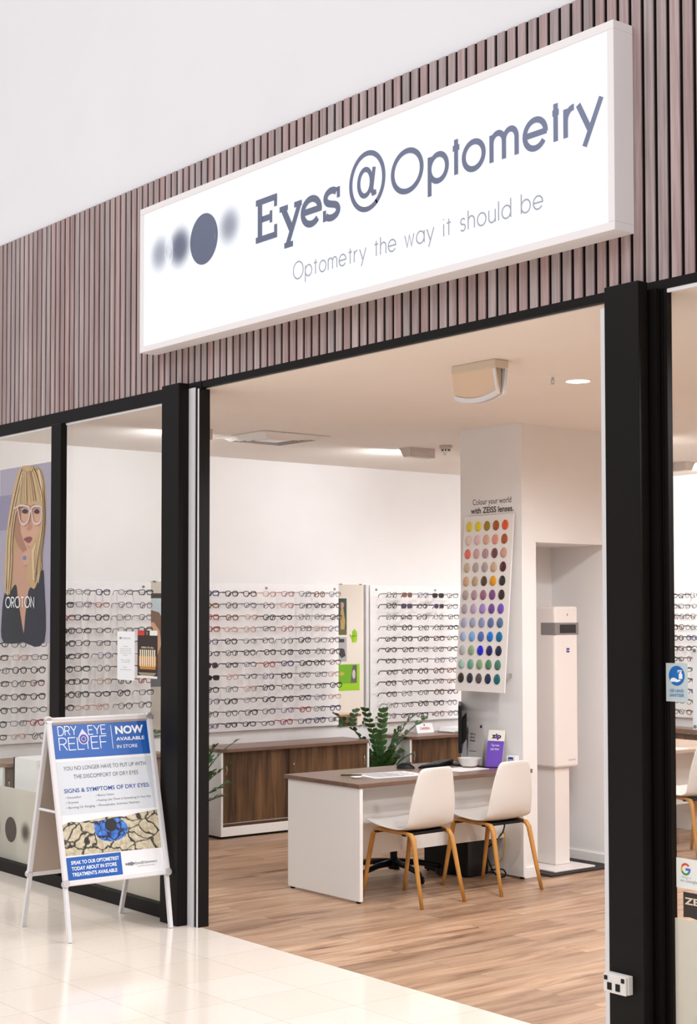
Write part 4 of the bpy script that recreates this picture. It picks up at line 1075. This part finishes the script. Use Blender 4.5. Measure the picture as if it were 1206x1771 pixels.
for k in range(n):
    a = -.165+.33*k/n; b = a+.33/n; za = -.180-.030*(1-(a/.165)**2); zb_ = -.180-.030*(1-(b/.165)**2)
    bd.prism([(a, -.022, za), (b, -.022, zb_), (b, -.0265, zb_+.024), (a, -.0265, za+.024)], (0, -.003, 0))
bd.prism([(.150, -.0445, -.05), (.166, -.0445, -.05), (.166, -.022, -.178), (.150, -.022, -.178)], (0, -.003, 0))
bd.prism([(.150, .0445, -.05), (.166, .0445, -.05), (.166, .022, -.178), (.150, .022, -.178)], (0, .003, 0))
obj('edge_strip', bd, MATS['fitting_white'], E)
obj('lamp_core', MB().box(-.15, -.012, -.17, .150, .012, -.045), srgb('core_grey', 190, 176, 160, rough=.5), E)
Vt = thing('air_vent', 'square ceiling air vent with nested louvre frames', 'vent', (-1.68, 1.755, HC))
vm = MB(); 
def sqring(mb, r0, r1, z0, z1):
    for (a, b) in (((-r0, -r0), (r0, -r0)), ((r0, -r0), (r0, r0)), ((r0, r0), (-r0, r0)), ((-r0, r0), (-r0, -r0))):
        k = r1/r0; a2 = (a[0]*k, a[1]*k); b2 = (b[0]*k, b[1]*k)
        mb.prism([(a[0], a[1], z0), (b[0], b[1], z0), (b2[0], b2[1], z1), (a2[0], a2[1], z1)], (0, 0, .003))
fr = MB(); sqring(fr, .305, .275, -.006, -.006); obj('frame', fr, WHITE, Vt)
obj('backing', MB().box(-.275, -.275, -.004, .275, .275, -.001), srgb('vent_dark', 70, 62, 56, rough=.9), Vt)
for r0 in (.268, .222, .176, .130): 
    lv = MB(); sqring(lv, r0, r0-.036, -.006, -.030); obj('louvre', lv, WHITE, Vt)
obj('centre_plate', MB().box(-.088, -.088, -.03, .088, .088, -.026), WHITE, Vt)
def downlight(label, x, y):
    d = thing('downlight', label, 'ceiling light', (x, y, HC))
    obj('trim_ring', MB().lathe([(.080, -.001), (.080, -.006), (.068, -.008), (.066, -.001)], n=32, cap=False), WHITE, d)
    obj('lamp_disc', MB().lathe([(.066, -.003), (.066, -.001)], n=32), mat('lamp_glow', (1, 1, 1), .5, emit=(1, .96, .9), estr=9), d, label='glowing lamp')
downlight('round recessed downlight glowing near the right door post', 1.63, 1.50)
for i, (x, y) in enumerate(((2.52, 1.0), (1.66, 2.0), (-.05, 4.05), (4.4, 1.2), (4.4, 3.4), (2.9, 5.0), (-1.0, 5.05))):  # fittings for the added downlights, none of them in view
    d = thing('downlight', 'round recessed ceiling downlight out of view, added to light the shop', 'ceiling light', (x, y, HC), group='unseen downlights added to light the shop')
    obj('trim_ring', MB().lathe([(.080, -.001), (.080, -.006), (.068, -.008), (.066, -.001)], n=24, cap=False), WHITE, d)
    obj('lamp_disc', MB().lathe([(.066, -.003), (.066, -.001)], n=24), MATS['lamp_glow'], d)
def washer(label, x, y, rz):
    w = thing('wall_washer', label, 'ceiling light', (x, y, HC), rz)
    obj('housing', MB().prism([(.05, -.13, 0), (.05, -.13, -.075), (-.03, -.13, -.075), (-.09, -.13, 0)], (0, .26, 0)), srgb('washer_beige', 206, 194, 186, rough=.5), w)
    obj('lens_strip', MB().obox((-.088, -.11, -.003), (0, .22, 0), (.052, 0, -.066), (-.0025, 0, -.002)), mat('washer_glow', (1, 1, 1), .5, emit=(1, .97, .94), estr=5), w, label='glowing slanted lens')
washer('boxy wall washer light on the ceiling left of the smoke detector', -1.60, 3.12, 0)
washer('boxy wall washer light on the ceiling beside the left door post', -1.60, 1.00, 0)
washer('boxy wall washer light on the ceiling seen through the right window', -1.08, 5.66, -PI/2)
area('wall_washer_light', (-1.08, 5.80, 3.05), (0, 1, -.45), .30, .05, 25, (1, .96, .92))
sd_ = thing('smoke_detector', 'round beige smoke detector on the ceiling left of the partition', 'smoke detector', (-1.31, 3.15, HC))
obj('base', MB().lathe([(.052, 0), (.052, -.014), (.046, -.026), (.030, -.030)], n=28), srgb('detector_beige', 204, 190, 178, rough=.5), sd_, smooth=False)
obj('sensor_cage', MB().lathe([(.028, -.030), (.028, -.048), (.022, -.052)], n=20), WHITE, sd_)
mb = MB()
for k in range(8): a = 2*PI*k/8; mb.box(.0285*math.cos(a)-.004, .0285*math.sin(a)-.004, -.044, .0285*math.cos(a)+.004, .0285*math.sin(a)+.004, -.032)
obj('vent_slots', mb, BLACK2, sd_)
def sprinkler(label, x, y):
    s = thing('fire_sprinkler', label, 'sprinkler', (x, y, HC))
    obj('rosette', MB().lathe([(.034, 0), (.034, -.004), (.014, -.008)], n=24), WHITE, s)
    obj('body', MB().cyl((0, 0, -.006), (0, 0, -.026), .008, 12).tube([(-.010, 0, -.026), (-.012, 0, -.036), (0, 0, -.046)], .0025, 6).tube([(.010, 0, -.026), (.012, 0, -.036), (0, 0, -.046)], .0025, 6).box(-.012, -.004, -.028, .012, .004, -.024), CHROME, s)
    obj('deflector', MB().lathe([(.014, -.046), (.014, -.048), (.003, -.049)], n=16), CHROME, s)
sprinkler('small chrome fire sprinkler on the ceiling beside the glowing downlight', 1.66, 1.265)
sprinkler('small white fire sprinkler just below the boxy light by the smoke detector', -1.52, 3.33)

# ================================================================== POWER OUTLET ON THE RIGHT POST
PO2 = thing('power_outlet', 'white double power outlet low on the front of the right door post', 'socket', (3.273, -.10, .268))
obj('wall_box', MB().box(.004, -.028, .002, .124, 0, .077), WHITEP, PO2, bevel=.003)
obj('face_plate', MB().box(0, -.040, 0, .120, -.028, .075), WHITEP, PO2, bevel=.004)
for (a, b, s) in ((.022, .012, .024), (.066, .012, .024)): obj('socket_insert', MB().box(a, -.0425, b, a+s, -.040, b+.030), BLACK2, PO2, bevel=.002, label='black socket insert')
for a in (.006, .096): obj('switch', MB().box(a, -.0435, .050, a+.017, -.040, .068), BLACK2, PO2, bevel=.003, label='black switch')

# ================================================================== WINDOW POSTERS AND STICKERS
T = thing('fashion_poster', 'large fashion poster of a blonde woman in glasses hanging inside the left window', 'poster', (-2.650, .036, 1.61))
pp = Plane((0, 0, 0), (1, 0, 0), (0, 0, 1))
m1 = MB().box(-.03, 0, -.005, .90, .004, 1.24); obj('poster_sheet', m1, srgb('poster_lilac', 176, 168, 186, rough=.3), T)
PT = {
 'hair_back' : [(0.303, 1.237), (0.437, 1.235), (0.591, 1.21), (0.661, 1.129), (0.684, 1.028), (0.686, 0.908), (0.684, 0.768), (0.642, 0.69), (0.622, 0.63), (0.645, 0.53), (0.582, 0.431), (0.55, 0.371), (0.463, 0.372), (0.384, 0.434), (0.318, 0.374), (0.227, 0.406), (0.147, 0.346), (0.066, 0.378), (0.075, 0.492), (0.073, 0.648), (0.093, 0.793), (0.137, 0.937), (0.181, 1.059), (0.214, 1.161)] ,
 'neck' : [(0.211, 0.644), (0.491, 0.645), (0.514, 0.573), (0.463, 0.372), (0.398, 0.231), (0.357, 0.058), (0.322, 0.129), (0.251, 0.324), (0.203, 0.438)] ,
 'face' : [(0.216, 1.026), (0.329, 1.05), (0.594, 1.033), (0.664, 0.949), (0.651, 0.849), (0.62, 0.771), (0.56, 0.693), (0.502, 0.644), (0.425, 0.622), (0.347, 0.634), (0.267, 0.683), (0.209, 0.757), (0.191, 0.851), (0.195, 0.934)] ,
 'fringe' : [(0.303, 1.232), (0.438, 1.232), (0.58, 1.206), (0.653, 1.11), (0.665, 0.929), (0.617, 0.947), (0.574, 0.942), (0.519, 0.962), (0.464, 0.952), (0.408, 0.971), (0.353, 0.956), (0.308, 0.971), (0.252, 0.921), (0.196, 0.83), (0.176, 0.707), (0.189, 0.583), (0.147, 0.346), (0.066, 0.388), (0.073, 0.648), (0.104, 0.835), (0.181, 1.059), (0.236, 1.169)] ,
 'lock' : [(0.651, 0.829), (0.638, 0.71), (0.6, 0.631), (0.645, 0.53), (0.582, 0.426), (0.528, 0.371), (0.462, 0.403), (0.406, 0.465), (0.427, 0.545), (0.436, 0.636), (0.512, 0.695), (0.577, 0.752), (0.619, 0.821)] ,
 'jacket_left' : [(0.066, 0.347), (0.147, 0.351), (0.238, 0.406), (0.274, 0.303), (0.333, 0.139), (0.364, 0.053), (0.38, 0.003), (0.049, -0.002), (0.023, 0.18)] ,
 'jacket_right' : [(0.645, 0.5), (0.668, 0.429), (0.679, 0.006), (0.369, 0.002), (0.379, 0.079), (0.409, 0.241), (0.452, 0.372), (0.55, 0.381), (0.592, 0.441)] ,
 'lips' : [(0.361, 0.726), (0.435, 0.738), (0.485, 0.729), (0.473, 0.708), (0.435, 0.695), (0.391, 0.707)] ,
 'nose' : [(0.447, 0.91), (0.47, 0.838), (0.484, 0.797), (0.434, 0.779), (0.396, 0.796), (0.422, 0.82)] ,
 'hand' : [(0.348, 0.604), (0.381, 0.638), (0.425, 0.647), (0.402, 0.678), (0.458, 0.656), (0.47, 0.615), (0.438, 0.545), (0.371, 0.547)] ,
 'eyeL' : [(0.327, 0.922), (0.371, 0.937), (0.42, 0.922), (0.41, 0.906), (0.358, 0.905)] ,
 'eyeR' : [(0.515, 0.912), (0.557, 0.927), (0.596, 0.907), (0.579, 0.893), (0.535, 0.896)] ,
 'browL' : [(0.308, 0.951), (0.364, 0.958), (0.431, 0.944), (0.431, 0.938), (0.364, 0.949), (0.313, 0.944)] ,
 'browR' : [(0.508, 0.937), (0.556, 0.947), (0.613, 0.934), (0.613, 0.928), (0.556, 0.939), (0.513, 0.931)] ,
 'glassL' : [(0.279, 0.958), (0.364, 0.96), (0.447, 0.941), (0.461, 0.899), (0.433, 0.85), (0.377, 0.827), (0.321, 0.845), (0.293, 0.898)] ,
 'glassR' : [(0.491, 0.936), (0.563, 0.945), (0.634, 0.932), (0.639, 0.89), (0.619, 0.836), (0.571, 0.821), (0.521, 0.836), (0.496, 0.887)] ,
 'ring' : [(0.359, 0.603), (0.403, 0.602), (0.404, 0.578), (0.359, 0.58)] ,
 'hl1' : [(0.107, 0.647), (0.127, 0.875), (0.204, 1.058), (0.22, 1.052), (0.154, 0.874), (0.136, 0.626), (0.134, 0.439), (0.111, 0.439)] ,
 'hl2' : [(0.602, 1.194), (0.636, 1.101), (0.649, 0.98), (0.629, 0.981), (0.606, 1.103), (0.57, 1.196)] ,
 'hl3' : [(0.491, 0.635), (0.545, 0.693), (0.56, 0.683), (0.524, 0.613), (0.538, 0.432), (0.508, 0.432)] ,
}
PCOL = {'hair_back': (196,160,120), 'neck': (206,158,132), 'face': (218,170,142), 'fringe': (206,172,130), 'lock': (204,168,124), 'jacket_left': (20,20,34), 'jacket_right': (22,24,46),
 'lips': (150,72,76), 'nose': (196,144,120), 'hand': (214,166,144), 'eyeL': (52,44,56), 'eyeR': (52,44,56), 'browL': (120,84,62), 'browR': (120,84,62), 'ring': (120,132,170), 'hl1': (226,198,150), 'hl2': (232,206,164), 'hl3': (228,200,156)}
PNAME = {'hair_back': 'hair_print', 'neck': 'neck_print', 'face': 'face_print', 'fringe': 'fringe_print', 'lock': 'hair_lock_print', 'jacket_left': 'jacket_print', 'jacket_right': 'jacket_print', 'lips': 'lips_print',
 'nose': 'nose_print', 'hand': 'hand_print', 'eyeL': 'eye_print', 'eyeR': 'eye_print', 'browL': 'brow_print', 'browR': 'brow_print', 'ring': 'ring_print', 'hl1': 'hair_strand_print', 'hl2': 'hair_strand_print', 'hl3': 'hair_strand_print'}
def smooth_poly(pts, n=4):
    out = []; N = len(pts)
    for i in range(N):
        p0, p1, p2, p3 = [V(pts[(i+k) % N]) for k in (-1, 0, 1, 2)]
        for k in range(n):
            t_ = k/n; q = .5*((2*p1)+(-p0+p2)*t_+(2*p0-5*p1+4*p2-p3)*t_*t_+(-p0+3*p1-3*p2+p3)*t_**3); out.append((q.x, q.y))
    return out
def poly_fill(mb, pl, pts, off):
    from mathutils.geometry import tessellate_polygon
    tr = tessellate_polygon([[V((a, b, 0)) for a, b in pts]]); 
    vs = [pl.p(a, b, off) for a, b in pts]
    mb.add(vs, [tuple(t) for t in tr])
PT['cheek'] = [PT['face'][0], (PT['face'][0][0]+.10, PT['face'][0][1]-.08), (PT['face'][0][0]+.09, PT['face'][0][1]-.24), PT['face'][8], PT['face'][9], PT['face'][10], PT['face'][11], PT['face'][12], PT['face'][13]]
PCOL['cheek'] = (178, 128, 104); PNAME['cheek'] = 'face_print'
m1 = MB(); pp.rect(m1, -.03, .80, .42, 1.05, .0003); obj('backdrop_print', m1, srgb('print_lilac_dark', 150, 142, 170, rough=.3), T)
for i, k in enumerate(('hair_back', 'neck', 'face', 'cheek', 'nose', 'browL', 'browR', 'eyeL', 'eyeR', 'lips', 'jacket_left', 'jacket_right', 'fringe', 'lock', 'hand', 'ring', 'hl1', 'hl2', 'hl3')):
    m1 = MB(); poly_fill(m1, pp, smooth_poly(PT[k]) if 'hl' not in k else PT[k], .0006+.0004*i)
    obj(PNAME[k], m1, srgb('print_'+k, *PCOL[k], rough=.3), T)
rg = random.Random(5)
for tone, col in (('strand_pale', (236,212,168)), ('strand_gold', (188,148,96)), ('strand_dark', (140,104,72))):
    for side in range(3):
        m1 = MB()
        for q in range(9 if side < 2 else 8):
            t_ = rg.random()
            if side == 0: L = [(.33+.05*t_, 1.20-.03*t_), (.20+.08*t_, 1.02), (.115+.085*t_, .78), (.10+.08*t_, .55), (.10+.07*t_, .36+.06*rg.random())]
            elif side == 1: L = [(.44+.10*t_, 1.20-.02*t_), (.60+.05*t_, 1.05), (.635+.045*t_, .85), (.56+.08*t_, .62), (.47+.14*t_, .42+.08*rg.random())]
            else: L = [(.34+.16*t_, 1.20), (.30+.28*t_, 1.08), (.285+.34*t_, .965+.02*rg.random())]
            C_ = smooth_poly(L)[:-4]; ribbon(m1, pp, C_[:4*(len(L)-1)], .006, .0062+.0002*side)
        obj('hair_strand_print', m1, srgb('print_'+tone, *col, rough=.4), T)
m1 = MB()
for k in ('glassL', 'glassR'): q_ = smooth_poly(PT[k]); ribbon(m1, pp, q_+[q_[0]], .014, .009)
ribbon(m1, pp, [PT['glassL'][3], PT['glassR'][0]], .012, .009)
ribbon(m1, pp, [PT['glassL'][0], (PT['glassL'][0][0]-.06, PT['glassL'][0][1]-.01)], .012, .009)
obj('spectacles_print', m1, srgb('print_pink', 232, 206, 206, rough=.3), T)
m1 = MB()
stroke_text(m1, pp, 'OROTON', .095, .535, .244, .047, .010, .0095, gap=.30)
obj('white_lettering', m1, WHITEINK, T)
# paper notices on the pane
wpz = Plane((0, 0, 0), (1, 0, 0), (0, 0, 1))
N1 = thing('paper_notice', 'white paper notice taped inside the pane left of the dark flyer', 'notice', (-.926, .0070, 1.393))
obj('notice_sheet', MB().box(0, -.0008, 0, .212, 0, .304), PAPER, N1)
m1 = MB(); n1 = Plane((0, -.001, 0), (1, 0, 0), (0, 0, 1))
n1.disc(m1, .035, .262, .008, .008, 0); n1.disc(m1, .052, .262, .006, .006, 0); text(m1, n1, 'Eyes@Optometry', .068, .165, .257, .011, 0)
for (b, s, a0, a1) in ((.208, 'Notice', .075, .130), (.192, 'to all our customers', .030, .175), (.180, 'please wait at the door', .034, .170), (.166, 'until you are served', .032, .176), (.153, 'Thank you', .070, .130),
                       (.122, 'Phone us to book', .045, .160), (.110, 'an eye examination', .050, .155), (.078, 'Thanks', .072, .120), (.062, 'The optometry team', .036, .170)):
    text(m1, n1, s, a0, a1, b, .0065, 0)
obj('grey_lettering', m1, GREYTXT, N1)
N2 = thing('event_flyer', 'dark brown flyer with glowing bars taped inside the pane by the left post', 'flyer', (-.678, .0070, 1.412))
obj('flyer_sheet', MB().box(0, -.0008, 0, .235, 0, .292), srgb('flyer_brown', 52, 38, 32, rough=.3), N2)
for nm, c, rects in (('orange_print', (206, 130, 48), [(.018, .075, .222, .135), (.03, .055, .215, .08)]), ('red_print', (206, 52, 40), [(.004, .262, .085, .290)]),
                     ('white_print', (240, 236, 226), [(.145, .262, .235, .292), (.0, -.0, .235, .014)])):
    m1 = MB()
    for q_ in rects: n1.rect(m1, *q_, 0)
    obj(nm, m1, srgb('flyer_'+nm, *c, rough=.4), N2)
m1 = MB()
for k in range(8): n1.rect(m1, .030+.024*k, .072, .044+.024*k, .175, .001)
text(m1, n1, 'OPEN TO ALL', .045, .195, .183, .010, .001, .02)
m1.mark()
for k in range(3): n1.rect(m1, .015+.012*k, .030-.006*k*1.3, .22-.012*k, .033-.006*k*1.3, .001)
obj('pale_print', m1, srgb('flyer_cream', 240, 226, 196), N2)
m1 = MB(); n1.disc(m1, .115, .276, .012, .012, .001); obj('badge_print', m1, srgb('badge_green', 110, 122, 100), N2)
# hand sanitiser sticker
H_ = thing('sanitiser_sticker', 'pale square sticker with a blue hand sanitiser symbol on the right window frame', 'sticker', (3.504, -.007, 1.450))
obj('sticker_sheet', MB().box(0, -.001, 0, .110, 0, .154), srgb('sticker_grey', 196, 208, 208, rough=.3), H_)
hpn = Plane((0, -.0012, 0), (1, 0, 0), (0, 0, 1))
m1 = MB(); hpn.disc(m1, .055, .104, .040, .040, 0); obj('blue_disc', m1, srgb('mandatory_blue', 20, 108, 186, rough=.3), H_)
m1 = MB(); hpn.poly(m1, [(.022, .086), (.030, .095), (.044, .096), (.060, .088), (.074, .090), (.074, .084), (.058, .078), (.040, .080), (.026, .078)], .0006)
hpn.rect(m1, .066, .092, .084, .112, .0006); hpn.rect(m1, .070, .112, .080, .120, .0006); hpn.rect(m1, .062, .122, .082, .127, .0006); hpn.rect(m1, .060, .117, .064, .127, .0006)
obj('white_symbol', m1, WHITEINK, H_)
m1 = MB(); text(m1, hpn, 'USE HAND', .018, .090, .038, .012, .0002, .03); text(m1, hpn, 'SANITISER', .018, .092, .020, .012, .0002, .03); obj('blue_lettering', m1, srgb('sticker_ink', 70, 120, 176), H_)
# search-company review sticker
G_ = thing('review_sticker', 'white sticker with a multicoloured ring letter low on the right window', 'sticker', (3.536, .0070, .708))
obj('sticker_sheet', MB().box(0, -.001, 0, .16, 0, .119), srgb('sticker_white', 238, 238, 234, rough=.3), G_)
gc = (.047, .077); R_, W_ = .0245, .0085
for nm, c, a0, a1 in (('red_arc', (214, 72, 50), 40, 150), ('yellow_arc', (232, 178, 40), 150, 205), ('green_arc', (60, 150, 80), 205, 318), ('blue_arc', (66, 110, 190), 318, 360)):
    m1 = MB(); hpn.ring(m1, gc[0], gc[1], R_, R_, W_, .0002, a0, a1, 16)
    if nm == 'blue_arc': hpn.rect(m1, gc[0], gc[1]-.0045, gc[0]+R_, gc[1]+.0045, .0004)
    obj(nm, m1, srgb('ring_'+nm, *c, rough=.35), G_)
m1 = MB(); text(m1, hpn, 'Review us', .028, .075, .042, .006, .0002); text(m1, hpn, 'on Google', .020, .105, .026, .012, .0002); obj('grey_lettering', m1, GREYTXT, G_)
Zs = thing('lens_maker_sticker', 'dark brown sticker with a serif maker name at the foot of the right window', 'sticker', (3.570, .0070, .590))
zz = MB(); hpn.poly(zz, [(0, 0.004), (.03, .008), (.06, .004), (.10, 0), (.16, 0), (.16, .105), (0, .105)], -.0008, .001); obj('sticker_sheet', zz, srgb('sticker_brown', 46, 36, 34, rough=.3), Zs)
m1 = MB(); text(m1, hpn, 'ZEISS', .006, .150, .058, .026, .0004, .03); obj('cream_lettering', m1, srgb('sticker_cream', 226, 206, 180), Zs)
AP = thing('acrylic_poster_panel', 'white acrylic panel on standoffs at the right edge of the right window', 'panel', (3.628, .0100, 1.342))
obj('panel_sheet', MB().box(0, -.006, 0, .42, 0, .326), srgb('panel_pale', 226, 226, 228, rough=.25), AP, bevel=.002)
for (a, b) in ((.012, .012), (.012, .314), (.408, .012), (.408, .314)): obj('standoff', MB().cyl((a, -.010, b), (a, .002, b), .007, 12), BOSS, AP)

# ================================================================== BACK OF THE SHOP THROUGH THE RIGHT WINDOW
rb = thing('rear_counter', 'walnut counter along the back wall seen through the right window', 'counter', (-2.6, 6.38, 0))
obj('counter_top', MB().box(0, -.02, .70, 2.4, .25, .742), TOPWOOD, rb, label='wood-grain top')
obj('carcass', MB().box(.02, .02, .02, 2.38, .24, .70), WHITE, rb)
for k in range(3): obj('door', MB().box(.03+.79*k, .0, .05, .80+.79*k, .02, .69), WALNUT, rb)
tb = thing('rear_table', 'pale-topped table with papers behind the chair in the right window', 'table', (-.62, 4.75, 0))
obj('table_top', MB().box(-.40, -.66, .715, .40, .70, .742), wood('pale_oak_top', s2l(176, 150, 130), s2l(200, 176, 156), 'y', 6, .35, 10), tb, bevel=.002)
obj('end_panel', MB().box(-.38, -.62, .0, .38, -.595, .715), WHITE, tb); obj('end_panel', MB().box(-.38, .635, .0, .38, .66, .715), WHITE, tb)
obj('modesty_panel', MB().box(.05, -.595, .26, .068, .635, .715), WHITE, tb)
for k, (x, y, r) in enumerate(((-.32, 4.35, .3), (-.36, 4.62, .05))):
    p = obj('paper_sheet', MB().box(-.1, -.15, 0, .1, .15, .0015+.001*k), PAPER, loc=(x, y, .742)); p.rotation_euler.z = r
    tag(p, ('white sheet at the near end of the rear table', 'white sheet further along the rear table')[k], 'paper')
